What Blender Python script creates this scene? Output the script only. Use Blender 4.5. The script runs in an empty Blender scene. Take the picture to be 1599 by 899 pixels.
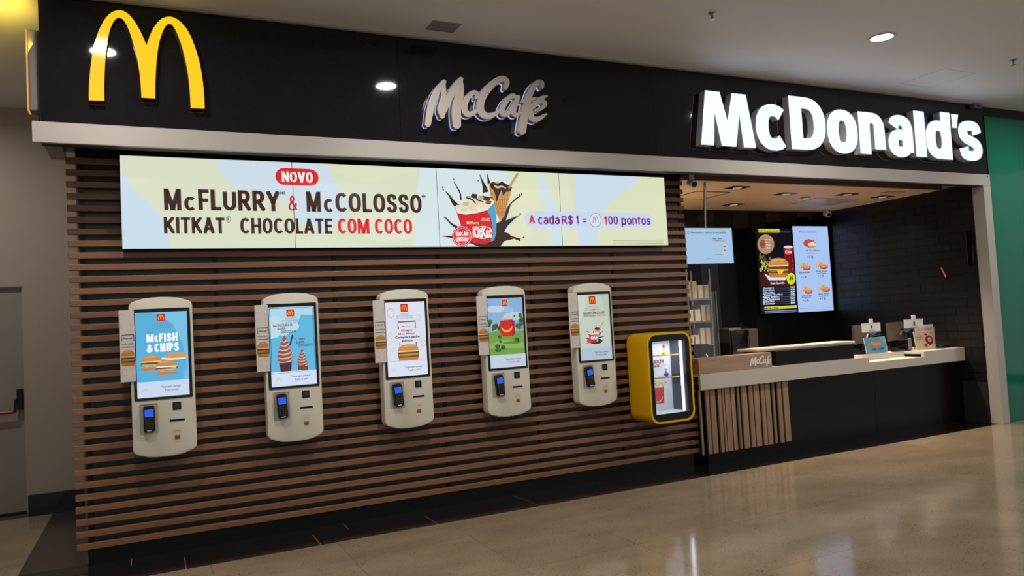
import bpy, bmesh, math, random
from mathutils import Vector, Matrix
random.seed(7)
SC = bpy.context.scene
COL = SC.collection
# ------------------------------------------------------------------ camera
F = 1171.6                                   # focal length in pixels of the 1599x899 frame
YAW, PITCH, ROLL = 0.4510, 0.0440, -0.0554
CP = Vector((0.1558, -6.0662, 1.5317))
_w = Vector((math.sin(YAW)*math.cos(PITCH), math.cos(YAW)*math.cos(PITCH), math.sin(PITCH)))
_r = Vector((math.cos(YAW), -math.sin(YAW), 0)); _u = _r.cross(_w)
CR = math.cos(ROLL)*_r + math.sin(ROLL)*_u
CU = -math.sin(ROLL)*_r + math.cos(ROLL)*_u
cam_d = bpy.data.cameras.new('camera'); cam = bpy.data.objects.new('camera', cam_d); COL.objects.link(cam)
cam_d.sensor_width = 36; cam_d.lens = F/1599*36; cam_d.clip_start = .05
m3 = Matrix((CR, CU, -_w)).transposed()
cam.matrix_world = Matrix.Translation(CP) @ m3.to_4x4()
SC.camera = cam
def at(px, py, axis, val):
    """surveying helper: where the sight line through a photo pixel meets the plane <axis> = val"""
    d = _w*F + CR*(px-799.5) - CU*(py-449.5)
    return CP + d*((val-CP[axis])/d[axis])
# ------------------------------------------------------------------ world, exposure
SC.view_settings.view_transform = 'Standard'; SC.view_settings.look = 'None'
SC.view_settings.exposure = 0.0; SC.view_settings.gamma = 1; SC.view_settings.use_curve_mapping = False
W = bpy.data.worlds.new('world'); SC.world = W; W.use_nodes = True
W.node_tree.nodes['Background'].inputs[0].default_value = (.96, .97, 1.0, 1)
W.node_tree.nodes['Background'].inputs[1].default_value = 0.34
# ------------------------------------------------------------------ ceiling downlights of the mall
CEIL = 3.82
DOWN = [(-.11,-1.50,34), (2.23,-1.72,42), (5.97,-1.72,42), (9.7,-1.72,35), (-.15,-4.6,22), (2.7,-4.6,26), (5.6,-4.6,32), (8.9,-4.6,32), (12.6,-4.2,30), (-1.7,.8,27)]  # last lamp is added, out of view, to brighten the side passage
INNER = [(7.05,.52,9), (7.98,.42,34), (8.72,.50,4), (6.95,1.30,5), (6.05,.25,16)]
def disc_lamp(name, loc, r, power, color, rot=(0,0,0), spread=170, shape='DISK', sy=None):
    l = bpy.data.lights.new(name, 'AREA'); l.shape = shape; l.size = 2*r
    if sy: l.size_y = sy
    l.energy = power; l.color = color; l.spread = math.radians(spread)
    o = bpy.data.objects.new(name, l); o.location = loc; o.rotation_euler = rot; COL.objects.link(o); return o
for i, (x, y, p) in enumerate(DOWN):
    disc_lamp('downlight_lamp', (x, y, CEIL-.012), .085, p*.92, (1, .92, .84))
for (x, y, p) in INNER:
    disc_lamp('counter_lamp', (x, y, 2.855), .05, p, (1, .78, .56), spread=100)
# ================================================================== helpers
def lin(c):
    o = []
    for v in c[:3]:
        v = v/255.0
        o.append(v/12.92 if v <= .04045 else ((v+.055)/1.055)**2.4)
    return tuple(o)+(1,)
MATS = {}
def mat(name, c=(128,128,128), rough=.5, metal=0, spec=.5, var=.06, scale=(6,6,6), emit=0, bump=0, coat=0, c2=None, detail=4, space='obj'):
    if name in MATS: return MATS[name]
    m = bpy.data.materials.new(name); m.use_nodes = True; nt = m.node_tree; n = nt.nodes; L = nt.links
    b = n['Principled BSDF']; b.inputs['Roughness'].default_value = rough; b.inputs['Metallic'].default_value = metal
    b.inputs['Specular IOR Level'].default_value = spec; b.inputs['Coat Weight'].default_value = coat; b.inputs['Coat Roughness'].default_value = .05
    tc = n.new('ShaderNodeNewGeometry') if space == 'world' else n.new('ShaderNodeTexCoord')
    mp = n.new('ShaderNodeMapping'); mp.inputs['Scale'].default_value = scale
    L.new(tc.outputs['Position' if space == 'world' else 'Object'], mp.inputs['Vector'])
    nz = n.new('ShaderNodeTexNoise'); nz.inputs['Scale'].default_value = 1; nz.inputs['Detail'].default_value = detail; nz.inputs['Roughness'].default_value = .6
    L.new(mp.outputs[0], nz.inputs['Vector'])
    rp = n.new('ShaderNodeValToRGB'); rp.color_ramp.elements[0].position = .3; rp.color_ramp.elements[1].position = .7
    A = lin(c); B = lin(c2) if c2 else None
    rp.color_ramp.elements[0].color = B or tuple(v*(1-var) for v in A[:3])+(1,)
    rp.color_ramp.elements[1].color = A if B else tuple(v*(1+var) for v in A[:3])+(1,)
    L.new(nz.outputs['Fac'], rp.inputs[0])
    if emit:
        b.inputs['Base Color'].default_value = (.02,.02,.02,1); L.new(rp.outputs[0], b.inputs['Emission Color']); b.inputs['Emission Strength'].default_value = emit
    else: L.new(rp.outputs[0], b.inputs['Base Color'])
    if bump:
        bp = n.new('ShaderNodeBump'); bp.inputs['Strength'].default_value = bump; bp.inputs['Distance'].default_value = .002
        L.new(nz.outputs['Fac'], bp.inputs['Height']); L.new(bp.outputs[0], b.inputs['Normal'])
    MATS[name] = m; return m
def attr_mat(name, emit=0, rough=.12):
    m = bpy.data.materials.new(name); m.use_nodes = True; nt = m.node_tree; n = nt.nodes; L = nt.links
    b = n['Principled BSDF']; a = n.new('ShaderNodeAttribute'); a.attribute_name = 'Ink'; b.inputs['Roughness'].default_value = rough
    if emit:
        b.inputs['Base Color'].default_value = (.01,.01,.012,1); L.new(a.outputs['Color'], b.inputs['Emission Color']); b.inputs['Emission Strength'].default_value = emit
    else: L.new(a.outputs['Color'], b.inputs['Base Color'])
    MATS[name] = m; return m
class MB:
    def __init__(s): s.v=[]; s.f=[]; s.m=[]; s.c=[]
    def add(s, v, f, mi=0, c=None):
        o=len(s.v); s.v += [tuple(p) for p in v]
        for q in f: s.f.append([o+i for i in q]); s.m.append(mi); s.c.append(c)
        return s
    def box(s, x0,x1,y0,y1,z0,z1, mi=0):
        v=[(x0,y0,z0),(x1,y0,z0),(x1,y1,z0),(x0,y1,z0),(x0,y0,z1),(x1,y0,z1),(x1,y1,z1),(x0,y1,z1)]
        return s.add(v,[(0,3,2,1),(4,5,6,7),(0,1,5,4),(1,2,6,5),(2,3,7,6),(3,0,4,7)],mi)
    def cbox(s, x0,x1,y0,y1,z0,z1, b=.004, mi=0):
        """box with all edges chamfered"""
        bm=bmesh.new(); bmesh.ops.create_cube(bm,size=1)
        for q in bm.verts: q.co=Vector(((x0+x1)/2+q.co.x*(x1-x0),(y0+y1)/2+q.co.y*(y1-y0),(z0+z1)/2+q.co.z*(z1-z0)))
        b=min(b,.45*min(x1-x0,y1-y0,z1-z0)); bmesh.ops.bevel(bm,geom=bm.edges[:],offset=b,segments=2,profile=.5,affect='EDGES')
        return s.bm(bm,mi)
    def bm(s, bm, mi=0):
        bm.verts.index_update(); s.add([q.co for q in bm.verts],[[q.index for q in f.verts] for f in bm.faces],mi); bm.free(); return s
    def rings(s, rs, cap=True, mi=0, closed=True):
        n=len(rs[0]); v=[p for r in rs for p in r]; f=[]
        for k in range(len(rs)-1):
            for i in range(n if closed else n-1): j=(i+1)%n; f.append((k*n+i,k*n+j,(k+1)*n+j,(k+1)*n+i))
        if cap: f.append(tuple(range(n))[::-1]); f.append(tuple((len(rs)-1)*n+i for i in range(n)))
        return s.add(v,f,mi)
    def plate(s, out, y0, y1, ch=.006, mi=0):
        """outline (x,z) list, back y0, front y1 (<y0) with a rounded front edge"""
        cx=sum(p[0] for p in out)/len(out); cz=sum(p[1] for p in out)/len(out)
        w=max(abs(p[0]-cx) for p in out); h=max(abs(p[1]-cz) for p in out)
        def ins(d): return [(cx+(p[0]-cx)*(1-d/w),cz+(p[1]-cz)*(1-d/h)) for p in out]
        R=[[(p[0],y0,p[1]) for p in out],[(p[0],y1+ch,p[1]) for p in out],[(p[0],y1+ch*.3,p[1]) for p in ins(ch*.3)],[(p[0],y1,p[1]) for p in ins(ch)]]
        return s.rings(R,True,mi)
    def ringprism(s, o, i, y0, y1, mi=0):
        n=len(o); R=[[(p[0],y0,p[1]) for p in o],[(p[0],y1,p[1]) for p in o],[(p[0],y1,p[1]) for p in i],[(p[0],y0,p[1]) for p in i]]
        v=[p for r in R for p in r]; f=[]
        for k in range(4):
            for a in range(n): b=(a+1)%n; k2=(k+1)%4; f.append((k*n+a,k*n+b,k2*n+b,k2*n+a))
        return s.add(v,f,mi)
    def tube(s, a, b, r, n=12, mi=0, r2=None):
        a=Vector(a); b=Vector(b); d=(b-a).normalized(); t=d.orthogonal().normalized(); q=d.cross(t); r2=r2 or r
        return s.rings([[a+(t*math.cos(6.28319*i/n)+q*math.sin(6.28319*i/n))*r for i in range(n)],[b+(t*math.cos(6.28319*i/n)+q*math.sin(6.28319*i/n))*r2 for i in range(n)]],True,mi)
    def lathe(s, prof, c, n=20, mi=0):
        return s.rings([[(c[0]+r*math.cos(6.28319*i/n),c[1]+r*math.sin(6.28319*i/n),c[2]+z) for i in range(n)] for r,z in prof],True,mi)
    def mesh(s, name, mats, off=(0,0,0), smooth=False):
        me=bpy.data.meshes.new(name); o=Vector(off)
        me.from_pydata([Vector(p)-o for p in s.v],[],s.f)
        for m in mats: me.materials.append(m)
        for i,p in enumerate(me.polygons): p.material_index=s.m[i]
        if any(c is not None for c in s.c):
            ca=me.color_attributes.new('Ink','FLOAT_COLOR','CORNER')
            for i,p in enumerate(me.polygons):
                for li in p.loop_indices: ca.data[li].color=s.c[i] or (1,1,1,1)
        else:
            bm=bmesh.new(); bm.from_mesh(me); bmesh.ops.recalc_face_normals(bm,faces=bm.faces); bm.to_mesh(me); bm.free()
        if smooth:
            for p in me.polygons: p.use_smooth=True
            me.set_sharp_from_angle(angle=math.radians(35))
        me.update(); return me
def link(name, me, parent=None):
    o=bpy.data.objects.new(name,me); COL.objects.link(o)
    if parent: o.parent=parent
    return o
def base_of(parent):
    while parent and parent.parent: parent=parent.parent
    return parent.location.copy() if parent else Vector((0,0,0))
def build(name, mb, mats, parent=None, smooth=False, label=None):
    if not isinstance(mats,(list,tuple)): mats=[mats]
    o=link(name, mb.mesh(name,mats,base_of(parent),smooth), parent)
    if label: o['label']=label
    return o
def thing(name, label, cat, loc=(0,0,0), group=None):
    o=bpy.data.objects.new(name,None); COL.objects.link(o); o.location=loc; o.empty_display_size=.1
    o['label']=label; o['category']=cat
    if group: o['group']=group
    return o
def solo(name, mb, mats, label, cat, loc=(0,0,0), group=None, smooth=False):
    if not isinstance(mats,(list,tuple)): mats=[mats]
    o=link(name, mb.mesh(name,mats,loc,smooth)); o.location=loc; o['label']=label; o['category']=cat
    if group: o['group']=group
    return o
def struct(name, mb, mats, parent=None, smooth=False):
    o=build(name,mb,mats,parent,smooth)
    if not parent: o['kind']='structure'
    return o
def rrect(x0,x1,z0,z1,r,n=6):
    o=[]
    for cx,cz,a in ((x1-r,z1-r,0),(x0+r,z1-r,90),(x0+r,z0+r,180),(x1-r,z0+r,270)):
        for k in range(n+1): t=math.radians(a+90*k/n); o.append((cx+r*math.cos(t),cz+r*math.sin(t)))
    return o
# ---- flat print (screens, posters): coloured ink polygons lying on one plane
GL={}
def glyphs(txt, off=0.0, shear=0.0):
    k=(txt,off,shear)
    if k not in GL:
        cu=bpy.data.curves.new('t','FONT'); cu.body=txt; cu.offset=off; cu.shear=shear; cu.resolution_u=3
        ob=bpy.data.objects.new('t',cu); COL.objects.link(ob); bpy.context.view_layer.update()
        me=bpy.data.meshes.new_from_object(ob.evaluated_get(bpy.context.evaluated_depsgraph_get()))
        v=[(q.co.x,q.co.y) for q in me.vertices]; f=[list(p.vertices) for p in me.polygons]
        bpy.data.objects.remove(ob); bpy.data.curves.remove(cu); bpy.data.meshes.remove(me); GL[k]=(v,f)
    return GL[k]
def spline(pts, n=6):
    if len(pts)<3: return [tuple(p) for p in pts]
    P=[pts[0]]+list(pts)+[pts[-1]]; o=[]
    for i in range(1,len(P)-2):
        for k in range(n):
            t=k/n; o.append(tuple(.5*((2*b)+(-a+c)*t+(2*a-5*b+4*c-d)*t*t+(-a+3*b-3*c+d)*t**3) for a,b,c,d in zip(P[i-1],P[i],P[i+1],P[i+2])))
    o.append(tuple(pts[-1])); return o
def ribbon(pts, ws, n=6, caps=True):
    """outline of a brush stroke through pts (2-D) with widths ws"""
    q=spline([(p[0],p[1],w) for p,w in zip(pts, ws if hasattr(ws,'__len__') else [ws]*len(pts))],n)
    L=[];R=[]
    for i,p in enumerate(q):
        a=q[max(0,i-1)]; b=q[min(len(q)-1,i+1)]; dx=b[0]-a[0]; dy=b[1]-a[1]; l=math.hypot(dx,dy) or 1; nx,ny=-dy/l,dx/l; w=max(p[2],.0005)/2
        L.append((p[0]+nx*w,p[1]+ny*w)); R.append((p[0]-nx*w,p[1]-ny*w))
    return L,R,q
def in_px(zx,zy,s,ox,oy): return (ox+zx/s, oy+zy/s)
class Print:
    """mp maps author coordinates to (x, z) in the plane; y is the depth of the plane; each shape lies a hair above the last"""
    def __init__(s, mp, y, flip=None): s.mp=mp; s.y=y; s.k=0; s.mb=MB()
    def _y(s): s.k+=1; return s.y-.0001*s.k
    def raw(s, pts, col):
        y=s._y(); s.mb.add([(p[0],y,p[1]) for p in pts],[tuple(range(len(pts)))],0,lin(col)); return s
    def poly(s, pts, col): return s.raw([s.mp(*p) for p in pts],col)
    def blob(s, pts, col):
        q=spline(list(pts)+[pts[0]],6)[:-1]; return s.raw([s.mp(*p) for p in q],col)
    def rect(s, x0,y0,x1,y1, col, r=0):
        a=s.mp(x0,y0); b=s.mp(x1,y1); x=sorted((a[0],b[0])); z=sorted((a[1],b[1]))
        if r: rr=min(r*(z[1]-z[0]), .49*(x[1]-x[0])); return s.raw(rrect(x[0],x[1],z[0],z[1],rr,4),col)
        return s.raw([(x[0],z[0]),(x[1],z[0]),(x[1],z[1]),(x[0],z[1])],col)
    def ell(s, cx,cy,rx,ry, col, n=18, ring=0):
        a=[(cx+rx*math.cos(6.28319*i/n),cy+ry*math.sin(6.28319*i/n)) for i in range(n)]
        if not ring: return s.poly(a,col)
        y=s._y(); b=[(cx+rx*(1-ring)*math.cos(6.28319*i/n),cy+ry*(1-ring)*math.sin(6.28319*i/n)) for i in range(n)]
        P=[s.mp(*p) for p in a+b]; s.mb.add([(p[0],y,p[1]) for p in P],[(i,(i+1)%n,n+(i+1)%n,n+i) for i in range(n)],0,lin(col)); return s
    def line(s, pts, ws, col, n=5):
        y=s._y(); L,R,_=ribbon(pts,ws,n); P=[s.mp(*p) for p in L+R]; m=len(L)
        s.mb.add([(p[0],y,p[1]) for p in P],[(i,i+1,m+i+1,m+i) for i in range(m-1)],0,lin(col)); return s
    def text(s, t, x0,y0,x1,y1, col, off=.018, shear=0, ref=None):
        """fit the text in the box whose corners (author coords) are top-left x0,y0 and bottom-right x1,y1"""
        v,f=glyphs(t,off,shear); a=s.mp(x0,y0); b=s.mp(x1,y1)
        X0=min(p[0] for p in v); X1=max(p[0] for p in v); Y0=min(p[1] for p in v); Y1=max(p[1] for p in v); y=s._y()
        s.mb.add([(a[0]+(p[0]-X0)/(X1-X0)*(b[0]-a[0]), y, b[1]+(p[1]-Y0)/(Y1-Y0)*(a[1]-b[1])) for p in v], f, 0, lin(col)); return s
    def arches(s, x0,y0,x1,y1,col):
        a=s.mp(x0,y0); b=s.mp(x1,y1); y=s._y()
        s.mb.add([(a[0]+u*(b[0]-a[0]),y,b[1]+v*(a[1]-b[1])) for u,v in ARCH],[tuple(range(len(ARCH)))],0,lin(col)); return s
    def clip(s, axis, lo, hi, lo2, hi2):
        out=MB()
        for q,c in zip(s.mb.f,s.mb.c):
            P=[s.mb.v[i] for i in q]
            for sg,lim,axis in ((1,lo,0),(-1,hi,0),(1,lo2,2),(-1,hi2,2)):
                R=[]
                for i in range(len(P)):
                    A=P[i]; B=P[(i+1)%len(P)]; da=sg*(A[axis]-lim); db=sg*(B[axis]-lim)
                    if da>=0: R.append(A)
                    if da*db<0: t=da/(da-db); R.append(tuple(u+(w-u)*t for u,w in zip(A,B)))
                P=R
                if len(P)<3: break
            if len(P)>=3: out.add(P,[tuple(range(len(P)))],0,c)
        return out
    def make(s, name, parent, m, label=None): return build(name, s.mb, m, parent, label=label)
# outline of the double arch emblem, traced (zoom 3.745) and normalised
_A=[(520,582),(521,500),(529,400),(545,290),(570,200),(602,130),(640,82),(690,60),(737,72),(780,115),(822,185),(857,265),
    (880,200),(907,150),(942,112),(987,97),(1032,110),(1077,150),(1112,205),(1145,290),(1170,380),(1185,470),(1193,550),(1197,632),(1116,628),(1110,520),(1100,430),(1085,350),(1065,270),(1040,200),(1016,152),(990,134),(966,152),(944,200),(928,260),(917,340),(911,430),(908,500),(908,572),
    (827,567),(822,480),(813,400),(800,330),(780,250),(760,188),(737,135),(716,107),(695,98),(674,108),(654,140),(637,190),(625,260),(616,340),(611,430),(609,500),(610,585)]
def _ar():
    C={(520,582),(857,265),(1197,632),(1116,628),(908,572),(827,567),(610,585)}; run=[_A[0]]; o=[]
    for q in _A[1:]:
        run.append(q)
        if q in C: o+=spline(run,4)[:-1]; run=[q]
    o.append(_A[-1]); P=[at(a/3.745,b/3.745,1,-.575) for a,b in o]; return [(p.x,p.z) for p in P]
ARCHW=_ar(); _x=[p[0] for p in ARCHW]; _z=[p[1] for p in ARCHW]
ARCH=[((p[0]-min(_x))/(max(_x)-min(_x)),(p[1]-min(_z))/(max(_z)-min(_z))) for p in ARCHW]
SCR=attr_mat('screen_image',emit=.95); BIG=attr_mat('video_wall_image',emit=.92,rough=.25); INK=attr_mat('printed_paper',rough=.45)
# brush strokes of the café script (zoom 3.198): letter -> strokes (points, widths)
CAFE=[('M',[([(858,618),(872,540),(898,465),(938,408)],[34,40,40,26]),([(935,408),(936,480),(922,540),(930,578)],[22,30,36,30]),([(928,572),(955,510),(985,450),(1022,396)],[30,38,40,28]),([(1020,396),(1018,460),(1000,545),(1003,622)],[24,44,52,46])]),
      ('c',[([(1098,490),(1102,466),(1078,466),(1048,500),(1040,545),(1058,570),(1090,560),(1112,540)],[16,24,28,32,34,32,24,12])]),
      ('C',[([(1246,440),(1252,408),(1222,393),(1170,430),(1128,490),(1120,548),(1148,578),(1190,570),(1222,545)],[20,30,34,38,42,42,36,26,14])]),
      ('a',[([(1305,492),(1280,478),(1248,505),(1228,545),(1236,570),(1262,562),(1292,520),(1308,482)],[18,26,30,32,30,26,26,20]),([(1308,484),(1292,530),(1285,562),(1300,574),(1322,562)],[24,28,28,24,12])]),
      ('f',[([(1428,434),(1424,412),(1398,418),(1370,460),(1348,530),(1336,600),(1328,652)],[20,28,32,34,36,42,44]),([(1326,508),(1360,500),(1394,490)],[14,18,14])]),
      ('e',[([(1382,552),(1418,545),(1442,522),(1428,504),(1398,514),(1372,548),(1374,586),(1402,596),(1448,570)],[12,18,22,26,30,34,34,30,12]),([(1408,494),(1430,486),(1450,480)],[14,18,12])])]
def cafe_map(x0,x1,z0,z1):
    """maps CAFE coordinates (845..1455, 383..663) to a box in the plane, along the rising baseline of the photograph removed"""
    return lambda a,b:(x0+(a-845)/610*(x1-x0), z1-(b-383)/280*(z1-z0))
# ---- heavy sans lettering drawn as pen strokes: glyph = (width, low, high, strokes) on a unit box
def _e(a0,a1,cx=.5,cy=.5,rx=.5,ry=.5,n=14,pw=.86):
    o=[]
    for k in range(n+1):
        t=math.radians(a0+(a1-a0)*k/n); c,s=math.cos(t),math.sin(t)
        o.append((cx+rx*math.copysign(abs(c)**pw,c),cy+ry*math.copysign(abs(s)**pw,s)))
    return o
_S=spline([(.97,.74),(.86,.95),(.5,1.0),(.12,.93),(.03,.74),(.2,.58),(.5,.5),(.82,.41),(.97,.25),(.86,.06),(.5,0),(.12,.05),(.02,.26)],4)
_B=lambda y0,y1,x=.96:[(0,y1)]+_e(90,-90,.55,(y0+y1)/2,x-.55,(y1-y0)/2,8)+[(0,y0)]
GY={'A':(.66,0,1,[[(0,0),(.5,1)],[(.5,1),(1,0)],[(.16,.26),(.84,.26)]]),'B':(.6,0,1,[[(0,0),(0,1)],_B(.52,1,.92),_B(0,.52)]),'C':(.6,0,1,[_e(42,318)]),
'D':(.64,0,1,[[(0,0),(0,1)],[(0,1)]+_e(90,-90,.4,.5,.6,.5)+[(0,0)]]),'E':(.5,0,1,[[(0,0),(0,1)],[(0,1),(1,1)],[(0,.52),(.9,.52)],[(0,0),(1,0)]]),'F':(.48,0,1,[[(0,0),(0,1)],[(0,1),(1,1)],[(0,.48),(.9,.48)]]),
'G':(.64,0,1,[_e(42,350),[(1,.05),(1,.44)],[(.6,.44),(1,.44)]]),'H':(.62,0,1,[[(0,0),(0,1)],[(1,0),(1,1)],[(0,.5),(1,.5)]]),'I':(.22,0,1,[[(.5,0),(.5,1)]]),'K':(.62,0,1,[[(0,0),(0,1)],[(.05,.4),(.95,1)],[(.35,.6),(1,0)]]),
'L':(.48,0,1,[[(0,0),(0,1)],[(0,0),(1,0)]]),'M':(.84,0,1,[[(0,0),(0,1)],[(1,0),(1,1)],[(.06,1),(.5,0)],[(.94,1),(.5,0)]]),'N':(.64,0,1,[[(0,0),(0,1)],[(1,0),(1,1)],[(0,1),(1,0)]]),
'O':(.64,0,1,[_e(0,360,n=24)]),'P':(.58,0,1,[[(0,0),(0,1)],_B(.44,1)]),'R':(.6,0,1,[[(0,0),(0,1)],_B(.48,1,.92),[(.45,.46),(1,0)]]),'S':(.56,0,1,[_S]),'T':(.56,0,1,[[(.5,0),(.5,1)],[(0,1),(1,1)]]),
'U':(.62,0,1,[[(0,1),(0,.4)]+_e(180,360,.5,.34,.5,.34,10)+[(1,.4),(1,1)]]),'V':(.64,0,1,[[(0,1),(.5,0)],[(1,1),(.5,0)]]),'Y':(.62,0,1,[[(0,1),(.5,.42)],[(1,1),(.5,.42)],[(.5,.5),(.5,0)]]),'Q':(.66,0,1,[_e(0,360,n=24),[(.6,.25),(1,0)]]),
'&':(.66,0,1,[spline([(1,0),(.7,.3),(.3,.62),(.22,.82),(.42,1),(.64,.84),(.52,.64),(.14,.42),(0,.2),(.2,0),(.55,0),(.85,.2),(.97,.5)],4)]),'$':(.56,-.12,1.12,[[(p[0],.1+.8*p[1]) for p in _S],[(.5,0),(.5,1)]]),
'=':(.5,.2,.66,[[(0,1),(1,1)],[(0,0),(1,0)]]),'1':(.36,0,1,[[(.75,0),(.75,1)],[(.1,.78),(.7,.98)]]),'0':(.58,0,1,[_e(0,360,n=24)]),
'a':(.56,0,.76,[[(.06,.80)]+_e(128,0,.48,.66,.5,.34,8)+[(.98,.6),(.98,0)],_e(70,430,.46,.27,.46,.27,18)]),
'c':(.53,0,.76,[_e(46,314)]),'d':(.58,0,1,[_e(0,360,.48,.38,.5,.38,22),[(1,0),(1,1)]]),'e':(.56,0,.76,[_e(0,318),[(0,.5),(1,.5)]]),'l':(.22,0,1,[[(.5,0),(.5,1)]]),
'n':(.56,0,.76,[[(0,0),(0,1)],[(0,.55)]+_e(180,0,.5,.62,.5,.38,10)+[(1,.55),(1,0)]]),'o':(.58,0,.76,[_e(0,360,n=24)]),'p':(.58,-.24,.76,[[(0,0),(0,1)],_e(0,360,.52,.62,.5,.38,22)]),
's':(.5,0,.76,[_S]),'t':(.38,0,.95,[[(.4,1),(.4,.25)]+_e(180,280,.72,.18,.32,.18,6),[(0,.76),(1,.76)]]),'u':(.56,0,.76,[[(0,1),(0,.4)]+_e(180,360,.5,.36,.5,.36,10)+[(1,.4),(1,1)],[(1,0),(1,1)]]),
'i':(.22,0,1,[[(.5,0),(.5,.74)],[(.5,.97),(.5,1)]]),'r':(.38,0,.76,[[(0,0),(0,1)],[(0,.6),(.3,.92),(1,.96)]]),'h':(.56,0,1,[[(0,0),(0,1)],[(0,.4)]+_e(180,0,.5,.45,.5,.31,10)+[(1,.4),(1,0)]]),
'g':(.58,-.24,.76,[_e(0,360,.48,.62,.5,.38,22),[(1,1),(1,.2)]+_e(0,-140,.5,.2,.5,.2,8)]),'z':(.5,0,.76,[[(0,1),(1,1)],[(1,1),(0,0)],[(0,0),(1,0)]])}
GY['Ç']=(.6,-.2,1,[[(p[0],.17+.83*p[1]) for p in _e(42,318)],[(.5,.14),(.5,.02)]]); GY['Ã']=(.66,0,1.25,[[(0,0),(.5,.78)],[(.5,.78),(1,0)],[(.16,.2),(.84,.2)],[(.2,.92),(.4,.99),(.6,.92),(.8,.99)]])
def _cut(P, ax, lo, hi):
    for sg,lim in ((1,lo),(-1,hi)):
        R=[]
        for i in range(len(P)):
            A=P[i]; B=P[(i+1)%len(P)]; da=sg*(A[ax]-lim); db=sg*(B[ax]-lim)
            if da>=0: R.append(A)
            if da*db<0: t=da/(da-db); R.append((A[0]+(B[0]-A[0])*t,A[1]+(B[1]-A[1])*t))
        P=R
        if len(P)<3: return []
    return P
def pen(ch, x0, x1, z0, z1, tx, ty):
    """quads of a glyph filling the box; tx = thickness of upright strokes, ty = of level ones"""
    g=GY[ch]; Q=[]
    if ch in 'CcGÇ':
        mx=max(p[0] for st in g[3] for p in st); g=(g[0],g[1],g[2],[[(p[0]/mx,p[1]) for p in st] for st in g[3]])
    for st in g[3]:
        pts=[(x0+tx/2+p[0]*(x1-x0-tx), z0+ty/2+p[1]*(z1-z0-ty)) for p in st]
        closed=math.dist(pts[0],pts[-1])<1e-6 and len(pts)>4
        if len(pts)==2:
            (a,b),(c,d)=pts; l=math.hypot(c-a,d-b) or 1; k=.9*max(tx,ty); pts=[(a-(c-a)/l*k,b-(d-b)/l*k),(c+(c-a)/l*k,d+(d-b)/l*k)] if ch in 'AVMNK' and abs(c-a)>1e-4 and abs(d-b)>1e-4 else [(a-(c-a)/l*tx/2,b-(d-b)/l*ty/2),(c+(c-a)/l*tx/2,d+(d-b)/l*ty/2)]
        L=[];R=[]; n=len(pts)
        for i,p in enumerate(pts):
            a=pts[(i-1)%(n-1)] if closed else pts[max(0,i-1)]; b=pts[(i+1)%(n-1)] if closed else pts[min(n-1,i+1)]
            if closed and i==n-1: a=pts[n-2]; b=pts[1]
            if closed and i==0: a=pts[n-2]; b=pts[1]
            dx,dz=b[0]-a[0],b[1]-a[1]; l=math.hypot(dx,dz) or 1; w=math.hypot(dz*tx,dx*ty)/l*.5
            if n==2 and abs(dx)>1e-4 and abs(dz)>1e-4: w*=1.08
            L.append((p[0]-dz/l*w,p[1]+dx/l*w)); R.append((p[0]+dz/l*w,p[1]-dx/l*w))
        for i in range(n-1):
            q=_cut(_cut([L[i],L[i+1],R[i+1],R[i]],1,z0,z1),0,x0,x1)
            if len(q)>=3: Q.append(q)
    return Q
def bold(self, t, x0,y0,x1,y1, col, wt=.2, gap=.075):
    """heavy word fitted to the box: top-left x0,y0 and bottom-right x1,y1 in author coordinates"""
    a=self.mp(x0,y0); b=self.mp(x1,y1); ws=[GY[c][0] if c!=' ' else .25 for c in t]; tot=sum(ws)+gap*(len(t)-1)
    lo=min(GY[c][1] for c in t if c!=' '); hi=max(GY[c][2] for c in t if c!=' '); sx=(b[0]-a[0])/tot; szz=(a[1]-b[1])/(hi-lo); y=self._y(); x=a[0]; C=lin(col)
    for c,w in zip(t,ws):
        if c!=' ':
            for q in pen(c,x,x+w*sx,b[1]+(GY[c][1]-lo)*szz,b[1]+(GY[c][2]-lo)*szz,wt*(szz*.5+sx*.5),wt*.86*szz): self.mb.add([(p[0],y,p[1]) for p in q],[tuple(range(len(q)))],0,C)
        x+=(w+gap)*sx
    return self
Print.bold=bold
# ================================================================== materials
M_ceil=mat('ceiling_paint',(234,234,234),.6,var=.01,scale=(.8,.8,.8))
M_wall=mat('wall_paint',(168,158,150),.45,var=.02,scale=(1,1,1))
M_fascia=mat('gloss_black_panel',(24,22,28),.045,spec=.35,var=.1)
M_band=mat('satin_aluminium_white',(174,170,166),.25,metal=.0,spec=.5,var=.01)
M_wood=mat('slat_wood',(148,106,77),.42,c2=(118,84,61),scale=(1.2,30,34),space='world',detail=6,spec=.4)
M_wood2=mat('counter_slat_wood',(168,138,112),.5,c2=(140,112,90),scale=(30,30,1.6),space='world',detail=6)
M_wood3=mat('pale_veneer',(176,146,124),.4,c2=(154,126,106),scale=(3,20,40),space='world',detail=6)
M_dark=mat('slat_backing',(34,32,37),.35,var=.15)
M_granite=mat('black_granite',(24,22,22),.13,c2=(12,12,13),scale=(60,60,60),spec=.5,space='world')
M_grout=mat('grout',(120,108,94),.9)
M_black=mat('satin_black',(8,8,10),.32,spec=.3,var=.1)
M_blackg=mat('gloss_black',(10,10,12),.08,var=.1)
M_matte=mat('matte_black',(20,19,21),.7,var=.1)
M_shell=mat('kiosk_shell',(222,219,204),.35,spec=.5,var=.01)
M_white=mat('solid_white_surface',(196,191,182),.3,var=.01)
M_steel=mat('brushed_steel',(165,160,150),.28,metal=1,var=.08,scale=(4,4,60))
M_chrome=mat('chrome',(200,198,192),.12,metal=1)
M_yel=mat('yellow_lacquer',(232,178,8),.25,var=.02,spec=.5)
M_grey=mat('grey_plastic',(112,112,114),.4)
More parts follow.
